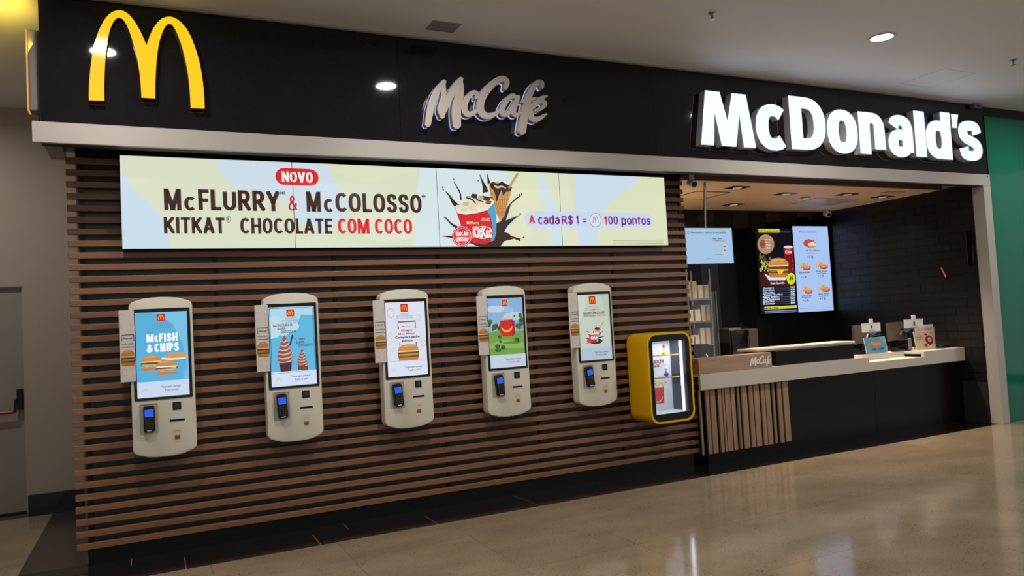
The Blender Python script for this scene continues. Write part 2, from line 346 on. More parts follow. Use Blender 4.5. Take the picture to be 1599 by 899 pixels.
M_red=mat('red_plastic',(165,38,28),.4)
M_green=mat('green_glass_panel',(12,110,88),.06,var=.03,spec=.5)
M_tan=mat('tan_ceiling_paint',(238,200,164),.55,var=.03,scale=(1,1,1))
M_brown=mat('brown_trim',(116,84,68),.5)
M_door=mat('door_paint',(146,140,134),.4,var=.02)
M_paper=mat('white_card',(235,232,228),.5,var=.01)
M_keys=mat('rubber_keys',(52,54,60),.6)
M_led=mat('led_white',(235,240,255),emit=6.0,var=0)
M_bulb=mat('lamp_disc',(255,225,180),emit=9,var=0)
M_navy=mat('navy_acrylic',(34,42,66),.12)
M_side=mat('letter_side_grey',(196,194,194),.4)
M_letter=mat('lit_letter_face',(212,228,255),rough=.08,emit=1.4,var=0)
M_arch=mat('lit_yellow_face',(255,206,14),rough=.08,emit=1.0,var=0)
M_halo=mat('halo_light',(178,202,255),emit=.8,var=0)
M_warmedge=mat('warm_lit_edge',(255,176,90),emit=.7,var=0)
M_yface=mat('side_sign_face',(255,190,20),emit=2.6,var=0)
# polished beige stone: specks and soft veins
def stone():
    m=bpy.data.materials.new('polished_beige_stone'); m.use_nodes=True; nt=m.node_tree; n=nt.nodes; L=nt.links; b=n['Principled BSDF']
    b.inputs['Roughness'].default_value=.11; b.inputs['Specular IOR Level'].default_value=.55
    g=n.new('ShaderNodeNewGeometry')
    def noise(sc,det,mapscale=(1,1,1),rot=0):
        mp=n.new('ShaderNodeMapping'); mp.inputs['Scale'].default_value=mapscale; mp.inputs['Rotation'].default_value=(0,0,rot); L.new(g.outputs['Position'],mp.inputs[0])
        z=n.new('ShaderNodeTexNoise'); z.inputs['Scale'].default_value=sc; z.inputs['Detail'].default_value=det; L.new(mp.outputs[0],z.inputs['Vector']); return z
    a=noise(1.6,7,(1,1.7,1),.5); r=n.new('ShaderNodeValToRGB'); r.color_ramp.elements[0].position=.32; r.color_ramp.elements[1].position=.68
    r.color_ramp.elements[0].color=lin((130,116,97)); r.color_ramp.elements[1].color=lin((147,132,111)); L.new(a.outputs['Fac'],r.inputs[0])
    c=noise(58,4,(1,1.6,1),.4); r2=n.new('ShaderNodeValToRGB'); r2.color_ramp.elements[0].position=.34; r2.color_ramp.elements[1].position=.45
    r2.color_ramp.elements[0].color=(.42,.38,.34,1); r2.color_ramp.elements[1].color=(1,1,1,1); L.new(c.outputs['Fac'],r2.inputs[0])
    x=n.new('ShaderNodeMix'); x.data_type='RGBA'; x.blend_type='MULTIPLY'; x.inputs[0].default_value=.85
    e=noise(5,3,(1,1.4,1),.5); me_=n.new('ShaderNodeMapRange'); me_.inputs[1].default_value=.38; me_.inputs[2].default_value=.62; me_.inputs[3].default_value=.15; me_.inputs[4].default_value=1; L.new(e.outputs['Fac'],me_.inputs[0]); L.new(me_.outputs[0],x.inputs[0])
    L.new(r.outputs[0],x.inputs[6]); L.new(r2.outputs[0],x.inputs[7])
    d=n.new('ShaderNodeObjectInfo'); hs=n.new('ShaderNodeHueSaturation'); mr=n.new('ShaderNodeMapRange'); mr.inputs[3].default_value=.94; mr.inputs[4].default_value=1.05
    L.new(d.outputs['Random'],mr.inputs[0]); L.new(mr.outputs[0],hs.inputs['Value']); L.new(x.outputs[2],hs.inputs['Color']); L.new(hs.outputs[0],b.inputs['Base Color'])
    return m
M_stone=stone()
def glass(name, tint=(1,1,1), refl=.08):
    m=bpy.data.materials.new(name); m.use_nodes=True; nt=m.node_tree; n=nt.nodes; n.clear(); o=n.new('ShaderNodeOutputMaterial'); x=n.new('ShaderNodeMixShader'); t=n.new('ShaderNodeBsdfTransparent'); g=n.new('ShaderNodeBsdfGlossy')
    t.inputs[0].default_value=tint+(1,); g.inputs['Roughness'].default_value=.02; x.inputs[0].default_value=refl
    nt.links.new(t.outputs[0],x.inputs[1]); nt.links.new(g.outputs[0],x.inputs[2]); nt.links.new(x.outputs[0],o.inputs[0]); return m
M_glass=glass('clear_glass')
# ================================================================== structure
XL,XS,XR=-.28,5.09,9.12          # left end of the backing, end of the slats, right wall of the shop
# --- floor
fl=struct('floor',MB().box(-6,15,-10,2.45,-.06,-.0061),mat('dark_grout',(74,62,50),.9))
build('grout_bed',MB().box(-.70,14.6,-.4935,.055,-.0060,-.0022),M_grout,fl)
tm={}
def tile(x0,x1,y0,y1,m,gap=.0035,z=0.0,name='tile'):
    k=(round(x1-x0,3),round(y1-y0,3),m.name)
    if k not in tm:
        w,h=(x1-x0-gap)/2,(y1-y0-gap)/2; e=.0012
        tm[k]=MB().box(-w,w,-h,h,-.006,0).mesh(name,[m])
    o=link(name,tm[k],fl); o.location=((x0+x1)/2,(y0+y1)/2,z); return o
P=.855
xs=[3.04+P*k for k in range(-10,13)]; ys=[-.495,-.965]+[-.965-P*k for k in range(1,9)]
for i in range(len(xs)-1):
    for j in range(len(ys)-1): tile(xs[i],xs[i+1],ys[j+1],ys[j],M_stone,.0022)
for k in range(-1,10):                                     # black granite border along the shop front
    x0=-.012+1.5*k
    if x0<14: tile(max(x0,-.70),min(x0+1.5,14.5),-.185,.055,M_granite,.0065)
for k in range(-1,17):
    x0=.323+.893*k
    if x0<14.3: tile(max(x0,-.70),x0+.893,-.495,-.185,M_granite,.0065)
M_corr=mat('dark_brown_stone',(62,52,46),.18,c2=(44,38,35),scale=(14,14,14),space='world')
tile(-.70,-.29,.055,1.08,M_corr,.004); tile(-.70,-.29,1.08,2.10,M_corr,.004)
for k in range(5):
    x1=-.70-P*k
    for (a,b) in ((-.495,.36),(.36,1.215),(1.215,2.10)): tile(x1-P,x1,a,b,M_stone,.0022)
for k in range(4): tile(-4.6+1.08*k,-4.6+1.08*(k+1),2.10,2.30,M_granite,.004)
inner=[tile(XS+.0+ .8*k,min(XS+.8*(k+1),XR),y,y+.84,M_matte,.004) for k in range(6) for y in (.07,.91)]
# --- mall ceiling with its access hatch
ce=MB(); hx0,hx1,hy0,hy1=7.41,7.91,-1.31,-.82
X0,X1,Y0,Y1=-6,15,-10,2.45
for a in ((X0,hx0,Y0,Y1),(hx1,X1,Y0,Y1),(hx0,hx1,Y0,hy0),(hx0,hx1,hy1,Y1)): ce.box(*a,CEIL,CEIL+.05)
struct('ceiling',ce,M_ceil)
ht=thing('access_hatch','square flush access hatch with dark joints in the mall ceiling above the big white letters','hatch',((hx0+hx1)/2,(hy0+hy1)/2,CEIL))
build('hatch_panel',MB().box(hx0+.008,hx1-.008,hy0+.008,hy1-.008,CEIL,CEIL+.03),M_ceil,ht)
hfr=build('hatch_frame',MB().ringprism([(p[0],p[1]) for p in rrect(hx0,hx1,hy0,hy1,.002,1)],[(p[0],p[1]) for p in rrect(hx0+.008,hx1-.008,hy0+.008,hy1-.008,.002,1)],0,.02),M_black,ht)
for o in [hfr]:
    me=o.data
    for v in me.vertices:
        x,y,z=v.co+ht.location; v.co=Vector((x,z,CEIL+.012+y))-ht.location
# --- walls
struct('wall_back',MB().box(-.915,15,2.30,2.42,0,CEIL).box(-6,-1.86,2.30,2.42,0,CEIL).box(-1.86,-.915,2.30,2.42,2.112,CEIL),M_wall)
struct('wall_left',MB().box(-6.1,-6,-10,2.42,0,CEIL),M_wall)
wf=struct('wall_front',MB().box(XL,XS,.045,.12,0,3.0).box(XL,XL+.05,.12,2.299,0,CEIL).box(XS-.05,XS,.12,1.75,0,2.88),M_dark)
build('cladding_panel',MB().box(XL-.012,XL-.001,.06,2.298,0,CEIL-.001),M_wall,wf)
struct('baseboard_front',MB().box(XL,XS,.012,.044,.0,.105),M_blackg)
struct('baseboard_back',MB().box(-.915,XL-.013,2.283,2.299,0,.162).box(-5.9,-1.90,2.283,2.299,0,.162),M_blackg)
# shop interior: black plank back wall and black tiled right wall
wb=struct('wall_rear',MB().box(XS,XR+.1,1.76,1.84,0,2.88),M_matte)
x=6.42; k=0
while x<XR-.02:
    w=.30; x1=min(x+w,XR-.004); build('plank',MB().cbox(x+.003,x1-.003,1.748,1.76,.9,2.865,.002),M_blackg if k%2 else M_black,wb); x+=w; k+=1
wr=struct('wall_right',MB().box(XR,XR+.1,-.40,1.76,0,2.88),M_matte)
M_wt=mat('black_wall_tile',(17,16,19),.38,var=.12,scale=(3,3,3),space='world')
tmesh={}
for r in range(23):
    z0=.5+.10*r; y=-.395+(.15 if r%2 else 0)
    edges=[-.395]+[y+.3*i for i in range(1 if not r%2 else 0,8)]+[1.745]
    edges=sorted(set(round(e,3) for e in edges if -.395<=e<=1.745))
    for a,b in zip(edges,edges[1:]):
        if b-a<.04: continue
        k=round(b-a,3)
        if k not in tmesh: tmesh[k]=MB().box(-.006,0,-(b-a)/2+.002,(b-a)/2-.002,-.048,.048).mesh('tile',[M_wt])
        o=link('tile',tmesh[k],wr); o.location=(XR,(a+b)/2,z0+.05)
ci=MB().box(XS,XR,-.025,1.76,2.87,2.93)
struct('ceiling_shop',ci,M_tan)['label']='tan lowered ceiling inside the shop'
struct('trim_1',MB().box(XS,XR,-.033,-.026,2.868,3.10),M_brown)
struct('trim_2',MB().box(XS,XR+.1,-.49,-.03,3.10,3.14).box(XS,XR+.1,.0,.06,3.14,CEIL-.001),M_matte)
struct('trim_3',MB().box(-.34,XS-.001,-.40,.04,2.905,2.965),M_black)           # soffit over the slats
struct('trim_9',MB().box(-.44,9.262,-.517,-.402,2.838,2.962),M_matte)
struct('trim_4',MB().box(-.44,-.342,-.40,.10,2.86,2.965),M_grey)
struct('wall_green',MB().box(9.36,15,-.48,-.40,0,3.70),M_green)
struct('trim_5',MB().box(9.268,9.355,-.47,-.41,0,CEIL-.002).box(9.356,15,-.47,-.41,3.705,CEIL-.002),M_black)
struct('trim_6',MB().box(-.43,9.26,-.545,-.515,3.805,CEIL-.0005),M_band)        # shadow-gap profile between sign band and ceiling
# white aluminium frame: band and right jamb, one piece
struct('door_frame_band',MB().cbox(-.48,9.265,-.545,-.518,2.83,2.965,.003),M_band).name='trim_7'
struct('trim_8',MB().cbox(9.128,9.265,-.545,-.402,.0,2.829,.004),M_band)
# --- black gloss sign band
fa=thing('sign_fascia','long glossy black fascia of joined panels above the white band','fascia',(4.4,-.5,2.97))
sx=[-.433,1.96,4.40,6.84,9.27]
for a,b in zip(sx,sx[1:]): build('panel',MB().cbox(a+.0012,b-.0012,-.512,-.495,2.967,3.804,.0012),M_fascia,fa)
build('backing',MB().box(-.433,9.27,-.494,-.45,2.967,3.803),M_black,fa)
# ================================================================== slat wall
sw=thing('slat_screen','wide screen of horizontal brown timber slats on the black wall behind the ordering kiosks','wall cladding',(2.4,.0,.1))
sm=MB().cbox(-.347,5.085,-.004,.034,.112,.155,.003).mesh('slat',[M_wood],(2.4,0,.1))
for i in range(33):
    o=link('slat',sm,sw); o.location=(0,0,.0845*i)
for x in (-.27,.6,1.5,2.4,3.3,4.2,5.05): build('batten',MB().box(x,x+.03,.0345,.0445,.11,2.86),M_black,sw)
# ================================================================== counter
ct=thing('service_counter','long white-topped shop counter with black front at the right opening','counter',(7.07,.2,0))
YF=-.16; CT=.905; CB=.748
n0=at(1357,560,1,YF).x; n1=at(1443,556,1,YF).x; CD=.062
ap=[(5.02,CB),(XR-.012,CB),(XR-.012,CT),(n1,CT),(n1,CT-CD),(n0,CT-CD),(n0,CT),(5.02,CT)]
ab=MB(); ab.add([(p[0],YF,p[1]) for p in ap]+[(p[0],YF+.03,p[1]) for p in ap],[tuple(range(8)),tuple(range(15,7,-1))]+[(i,(i+1)%8,8+(i+1)%8,8+i) for i in range(8)])
build('apron',ab,M_white,ct)
tp=MB().box(5.02,n0,YF+.031,-.006,CT-.03,CT).box(XS+.002,n0,0,.52,CT-.03,CT).box(n1,XR-.012,YF+.031,.52,CT-.03,CT).box(n0,n1,.10,.52,CT-.03,CT)
tp.box(n0,n1,YF+.031,.10,CT-CD-.02,CT-CD).box(n0,n1,.095,.10,CT-CD,CT-.03)
build('worktop',tp,M_white,ct)
build('front_panel',MB().box(5.10,7.55,-.10,-.06,0.0,CB).box(7.555,XR-.013,-.10,-.06,0,CB),M_black,ct)
build('frame',MB().box(5.10,XR-.012,-.06,.50,.02,CB-.001),M_matte,ct)
# vertical timber fins: (left, right) in zoom pixels (6.915 per px) at the foot of the fins
fins=[(255,275),(325,362),(375,430),(462,497),(507,528),(537,592),(603,643),(672,692),(718,775),(797,838),(850,908),(930,967),(975,1027),(1055,1075),(1110,1150),(1170,1226)]
for a,b in fins:
    p0=at(1060+a/6.915,698,1,-.121).x; p1=at(1060+b/6.915,698,1,-.121).x
    build('fin',MB().cbox(p0,p1,-.121,-.101,.105,CB-.002,.003),M_wood2,ct)
# veneer upstand with café lettering
us=thing('veneer_upstand','low pale wood upstand with white script lettering on the left end of the counter','upstand',(5.6,-.13,CT))
ux1=at(1205,560,1,YF+.01).x; UZ=1.057
build('board',MB().cbox(5.02,ux1,YF+.01,-.006,CT+.001,UZ,.002),M_wood3,us)
lb=MB(); lx0=at(1172,565,1,YF).x; lx1=at(1204,555,1,YF).x
mpc=cafe_map(lx0,lx1,CT+.012,CT+.125); k=0
for ch,ss in CAFE:
    for pts,ws in ss:
        L_,R_,_=ribbon([mpc(*p) for p in pts],[w*.85/610*(lx1-lx0) for w in ws],4); k+=1; y=YF+.0095-.0002*k; m=len(L_)
        lb.add([(p[0],y,p[1]) for p in L_+R_],[(i,i+1,m+i+1,m+i) for i in range(m-1)],0)
build('lettering',lb,M_paper,us,label='white painted script letters')
# raised black display with white top
rd=thing('raised_display_case','black raised serving ledge with a thin white top between wood upstand and tills','display case',(6.8,0,CT))
rx0=at(1212,560,1,-.11).x; rx1=at(1333,545,1,-.11).x; rz=at(1333,537,1,-.11).z
wx0=at(1182,543,1,0.0).x; wx1=at(1335,533,1,0.0).x
build('case',MB().cbox(max(rx0,ux1+.004),rx1,-.11,.24,CT+.001,rz,.003),M_black,rd)
build('top',MB().cbox(wx0,max(wx1,rx1),-.002,.30,rz+.001,rz+.026,.003),M_white,rd)
build('support',MB().box(wx0+.05,ux1,.02,.24,CT+.001,rz),M_black,rd)
# ================================================================== screens on the wall
def zm(s,ox,oy,y):
    def f(a,b): p=at(ox+a/s,oy+b/s,1,y); return (p.x,p.z)
    return f
# ---- video wall of four landscape displays
VY=-.075; PW=1.213
vx=[at(188.5,300,1,VY).x+ (at(1038,300,1,VY).x-at(188.5,300,1,VY).x)*i/4 for i in range(5)]; vz0,vz1=2.198,2.872
vw=thing('video_wall','long bright advertising screen of four joined displays high on the slat wall','screen',((vx[0]+vx[4])/2,-.01,vz0))
A=zm(3.198,180,230,VY); B=zm(3.807,640,240,VY); cur=[A]
pr=Print(lambda a,b: cur[0](a,b), VY)
LG,LB,WH=(197,214,186),(168,204,236),(206,228,236)
pr.raw([(vx[0],vz0),(vx[4],vz0),(vx[4],vz1),(vx[0],vz1)],(224,231,204))
BL=(208,228,243)
pr.blob([(-60,60),(20,110),(80,190),(160,270),(230,340),(262,430),(270,640),(-160,700),(-200,300)],BL)
pr.blob([(440,-60),(520,110),(610,200),(740,235),(850,270),(930,380),(1080,400),(1160,300),(1080,140),(960,-80)],(212,230,242))
pr.blob([(980,-60),(1090,110),(1260,170),(1400,140),(1640,60),(1500,-100)],(228,233,200))
pr.blob([(900,470),(1060,430),(1200,470),(1400,500),(1640,430),(1700,700),(860,700)],(226,234,210))
pr.blob([(1160,360),(1250,330),(1420,300),(1560,330),(1560,420),(1400,470),(1250,450)],(230,236,214))
cur[0]=B
pr.blob([(60,60),(560,80),(600,200),(560,330),(600,460),(540,640),(60,640)],(220,237,240))
pr.blob([(560,60),(730,60),(770,200),(800,330),(720,470),(660,640),(520,640),(600,420),(640,260)],(229,234,198))
pr.blob([(745,60),(850,60),(880,200),(950,320),(1010,640),(840,640),(820,440),(770,250)],(214,232,236))
pr.blob([(980,20),(1400,60),(1330,190),(1190,290),(1130,400),(1110,640),(980,640),(960,440),(980,250)],(210,229,243))
pr.blob([(760,40),(900,70),(950,190),(980,330),(1000,640),(930,640),(900,400),(830,220)],(227,233,203))
pr.blob([(1420,90),(1600,60),(1640,640),(1180,680),(1110,600),(1130,440),(1190,310),(1310,200)],(226,232,196))
cur[0]=A
pr.rect(797,102,1017,193,(226,42,44),r=.5)
pr.bold('NOVO',830,120,988,177,(250,244,240),.22)
BR=(66,40,34); RD=(226,38,40)
for t,x0,y0,x1,y1,c in (('M',241,206,331,315,BR),('c',343,245,402,316,BR),('FLURRY',412,209,822,319,BR),('&',862,240,910,316,RD),('M',952,220,1028,322,BR),('c',1040,256,1090,324,BR),('COLOSSO',1096,226,1532,328,BR),
                       ('KITKAT',241,348,548,430,BR),('CHOCOLATE',622,352,1085,431,BR),('COM',1110,355,1270,431,RD),('COCO',1294,357,1484,432,RD),('MR',824,220,852,236,BR),('MR',1530,237,1552,252,BR)):
    (pr.text(t,x0,y0,x1,y1,c,.02) if t=='MR' else pr.bold(t,x0,y0,x1,y1,c,.13 if t=='&' else .2))
pr.ell(565,359,12,17,BR,14,ring=.15); pr.text('R',560,350,570,368,BR)
cur[0]=B
# chocolate splash, cone and cup
CH=(58,32,26)
pr.poly([(330,520),(390,545),(470,562),(530,560),(560,520),(620,505),(650,515),(660,505),(600,488),(590,475),(560,465),(580,430),(620,390),(660,360),(610,380),(570,395),(585,350),(600,300),(640,255),(668,242),(630,262),(590,300),(560,345),(540,400),(500,420),(400,470)],CH)
for pts,ws in (([(300,330),(260,290),(235,250),(212,225)],[34,22,10,5]),([(302,275),(298,235),(280,200),(260,165)],[10,9,7,4]),([(450,230),(442,195),(428,160),(415,125)],[38,22,10,5]),([(470,180),(465,150),(458,118)],[18,10,4]),([(300,450),(250,420),(215,385),(200,375)],[22,12,8,4]),([(260,495),(220,492),(190,490)],[16,9,4])):
    pr.line(pts,ws,CH)
for a,b,r in ((195,200,5),(198,215,4),(260,152,4),(405,160,4),(650,245,5),(664,240,4),(675,498,5),(650,512,7),(632,508,5),(655,358,5)): pr.ell(a,b,r,r*1.2,CH,8)
pr.poly([(468,175),(500,165),(560,178),(605,200),(598,240),(560,372),(535,400),(505,345),(478,250)],(214,158,88))
for i in range(7): pr.line([(475+i*18,205+i*3),(500+i*12,290),(530+i*4,370)],[3,3,2],(166,108,52))
for i in range(6): pr.line([(474,212+i*28),(602-i*8,225+i*25)],[3,3],(170,112,56))
pr.poly([(474,180),(490,168),(520,180),(545,165),(570,180),(606,200),(600,220),(570,228),(552,250),(545,215),(530,240),(515,290),(508,250),(496,215),(480,205)],CH)
pr.line([(500,190),(520,200),(545,195),(570,205)],[8,12,10,5],(226,206,176))
pr.line([(585,205),(610,165),(642,115)],[12,13,14],(198,158,70))
pr.poly([(265,315),(300,300),(380,345),(470,320),(498,285),(512,470),(500,515),(440,540),(370,530),(340,500),(300,420)],(216,34,36))
pr.poly([(460,335),(498,290),(513,380),(512,470),(498,515),(480,520),(492,430),(480,380),(470,360)],(72,170,214))
pr.poly([(268,318),(280,352),(330,362),(400,352),(460,335),(498,292),(496,278),(450,322),(390,340),(320,345)],(244,238,232))
pr.poly([(268,318),(320,345),(390,340),(450,322),(496,280),(470,268),(400,270),(320,285)],(238,226,206))
for i,(a,b,w,h,c) in enumerate(((285,315,34,20,(232,228,186)),(330,300,40,26,(214,196,150)),(345,262,34,22,(190,150,96)),(380,252,40,30,CH),(420,262,40,26,(206,172,122)),(455,268,44,30,(90,54,40)),(400,295,40,28,(226,220,176)),(440,300,40,26,(234,226,190)),(365,322,44,22,(226,222,178)),(320,335,36,20,(222,214,172)),(465,290,36,24,(130,86,60)),(410,325,34,20,(240,234,214)))):
    pr.poly([(a-w/2,b),(a-w/4,b-h/2),(a+w/2,b-h/3),(a+w/2.4,b+h/3),(a,b+h/2),(a-w/2.2,b+h/4)],c)
for pts in ([(335,262),(370,275),(390,300)],[(385,248),(400,275),(435,285)],[(430,250),(455,262),(490,262)]): pr.line(pts,[5,9,4],CH)
pr.text('McFlurry',335,402,410,424,(248,236,230),.015,.1); pr.text('KIT KAT',425,384,474,402,(248,236,230),.015)
pr.ell(430,468,66,44,(214,28,34),22); pr.ell(430,468,60,38,(250,244,240),22,ring=.07)
pr.text('KitKat',368,432,486,500,(250,246,244),.045,.12)
pr.ell(308,490,60,62,(222,34,46),26); pr.ell(308,490,55,57,(250,236,230),26,ring=.05); pr.ell(308,490,44,46,(250,236,230),22,ring=.04)
pr.bold('EDIÇÃO',272,458,344,492,(252,244,240),.24); pr.bold('LIMITADA',276,496,344,520,(252,244,240),.24)
pr.rect(676,342,1448,440,(208,222,248),r=.5)
PU=(124,34,132)
for t,x0,y0,x1,y1,c in (('A',704,366,742,416,(222,44,50)),('cada',757,364,890,420,PU),('R$',896,364,970,424,PU),('1',984,368,1003,418,PU),('=',1024,386,1048,408,PU),('1',1150,372,1172,420,(214,40,60)),('00',1174,372,1236,421,PU),('pontos',1252,372,1430,436,PU)):
    pr.bold(t,x0,y0,x1,y1,c,.19)
pr.ell(1100,395,35,42,PU,24,ring=.06); pr.ell(1100,395,32,38,(226,232,246),24); pr.arches(1082,372,1118,412,(128,160,70))
for j in range(3): pr.line([(1202+j*2,516+j*9),(1504,514+j*9)],[2.2,2.2],(98,110,88))
for i in range(4):
    dp=build('display_panel',MB().cbox(vx[i]+.0006,vx[i+1]-.0006,VY+.002,VY+.062,vz0-.003,vz1+.003,.002),M_black,vw)
    g=pr.clip(0,vx[i]+.0022 if i else vx[i],vx[i+1]-.0022 if i<3 else vx[i+1],vz0,vz1)
    build('screen_image',g,BIG,dp)
for x in (vx[0]+.2,vx[2],vx[4]-.2): build('wall_mount',MB().box(x-.05,x+.05,VY+.063,-.0045,2.4,2.6),M_black,vw)
build('top_rail',MB().box(vx[0]+.0,vx[4],-.05,-.005,vz1+.004,2.90),M_black,vw)
# ---- ordering kiosks
KY=-.14; KW=.415
def kout():
    o=[]; x0,x1=0,KW; r=.044
    def arc(cx,cz,a0,a1,n=6): return [(cx+r*math.cos(math.radians(a0+(a1-a0)*k/n)),cz+r*math.sin(math.radians(a0+(a1-a0)*k/n))) for k in range(n+1)]
    o+=arc(x1-r,1.818-r,0,78); o+=[(x1*t,1.818+.025*(1-(2*t-1)**2)) for t in (.78,.64,.5,.36,.22)]; o+=arc(x0+r,1.818-r,102,180)
    o+=arc(x0+r,.736+r,180,258); o+=[(x1*t,.735-.027*(1-(2*t-1)**2)) for t in (.22,.36,.5,.64,.78)]; o+=arc(x1-r,.736+r,282,360); return o
KM={}
def kpart(name, fn, mats, parent, root, smooth=False):
    if name not in KM: KM[name]=fn().mesh(name,mats if isinstance(mats,list) else [mats],(KW/2,0,.7),smooth)
    return link(name,KM[name],parent)
def terminal():
    b=MB(); b.cbox(.072,.146,-.045,-.0,.895,1.078,.012); return b
def burger(p,cx,cy,w,h,layers=2):
    BUN=(206,138,64)
    p.poly([(cx-w/2,cy-h*.12),(cx-w*.46,cy-h*.32),(cx-w*.28,cy-h*.48),(cx,cy-h*.52),(cx+w*.28,cy-h*.48),(cx+w*.46,cy-h*.32),(cx+w/2,cy-h*.12)],BUN)
    p.line([(cx-w*.3,cy-h*.36),(cx,cy-h*.43),(cx+w*.25,cy-h*.38)],[h*.05,h*.09,h*.04],(226,170,100))
    p.rect(cx-w*.49,cy-h*.13,cx+w*.49,cy-h*.04,(232,214,170)); p.rect(cx-w*.5,cy-h*.06,cx+w*.5,cy+h*.08,(112,58,34)); p.poly([(cx-w*.48,cy+h*.06),(cx+w*.48,cy+h*.06),(cx+w*.2,cy+h*.2),(cx,cy+h*.12),(cx-w*.2,cy+h*.22)],(236,172,48))
    if layers>1: p.rect(cx-w*.49,cy+h*.14,cx+w*.49,cy+h*.28,(126,64,38)); p.line([(cx-w*.5,cy+h*.12),(cx-w*.1,cy+h*.15),(cx+w*.5,cy+h*.11)],[h*.05,h*.08,h*.05],(120,150,60))
    p.poly([(cx-w*.49,cy+h*.27),(cx+w*.49,cy+h*.27),(cx+w*.44,cy+h*.46),(cx-w*.44,cy+h*.46)],(198,126,58))
def cup_art(p,cx,cy,s):
    for a,b,c,d in ((-50,10,-15,10),(-40,-30,-14,-8),(50,-25,16,4),(56,6,14,12),(34,42,10,22),(-44,40,-12,24),(14,-60,10,-14)): p.line([(cx+c*s,cy+d*s),(cx+(a+c)/2*s,cy+(b+d)/2*s),(cx+a*s,cy+b*s)],[10*s,6*s,2*s],CH)
    p.ell(cx+8*s,cy+30*s,36*s,16*s,CH,14)
    p.poly([(cx+4*s,cy-42*s),(cx+38*s,cy-36*s),(cx+18*s,cy+20*s)],(206,150,84)); p.ell(cx+20*s,cy-40*s,17*s,7*s,CH,12); p.line([(cx+30*s,cy-40*s),(cx+58*s,cy-78*s)],[4*s,4*s],(196,150,80))
    p.poly([(cx-32*s,cy-12*s),(cx+26*s,cy-18*s),(cx+20*s,cy+34*s),(cx-20*s,cy+36*s)],(206,34,50)); p.poly([(cx+14*s,cy-16*s),(cx+26*s,cy-18*s),(cx+20*s,cy+34*s),(cx+12*s,cy+34*s)],(86,170,210))
    p.ell(cx-3*s,cy-15*s,30*s,8*s,(236,228,208),16)
    for a,b in ((-16,-18),(-4,-21),(8,-18),(16,-20)): p.ell(cx+a*s,cy+b*s,6*s,4*s,CH if a%8 else (214,196,150),7)
    p.ell(cx-2*s,cy+10*s,18*s,12*s,(246,240,238),16,ring=.1); p.text('KitKat',cx-17*s,cy+2*s,cx+14*s,cy+17*s,(250,246,244),.04); p.ell(cx-30*s,cy+22*s,13*s,13*s,(214,52,74),14)
def ui(p, zx0,zx1,logo,col=(112,128,140)):
    lx0,ly0,lx1,ly1=logo
    p.rect(lx0,ly0,lx1,ly1,(206,30,26),r=.12); w=lx1-lx0; h=ly1-ly0; p.arches(lx0+w*.16,ly0+h*.18,lx1-w*.16,ly1-h*.16,(252,200,40))
    c=(lx0+lx1)/2
    p.text('RESTAURANTE',c-28,ly1+8,c+28,ly1+16,col,.0); p.text('PEÇA E PAGUE AQUI',c-50,ly1+20,c+50,ly1+29,col,.01); p.text('SELF-ORDERING KIOSK',c-52,ly1+33,c+52,ly1+40,col,.0)
def footer(p,x0,x1,y0,y1,base,logo=(200,196,150)):
    p.rect(x0,y0,x1,y1,base)
    cx=x0+(x1-x0)*.66; h=y1-y0
    p.text('Toque para começar',cx-56,y0+h*.30,cx+50,y0+h*.47,(70,78,92),.015); p.text('Touch to start',cx-38,y0+h*.53,cx+36,y0+h*.66,(70,78,92),.015)
    p.arches(x0+(x1-x0)*.10,y0+h*.40,x0+(x1-x0)*.19,y0+h*.66,logo)
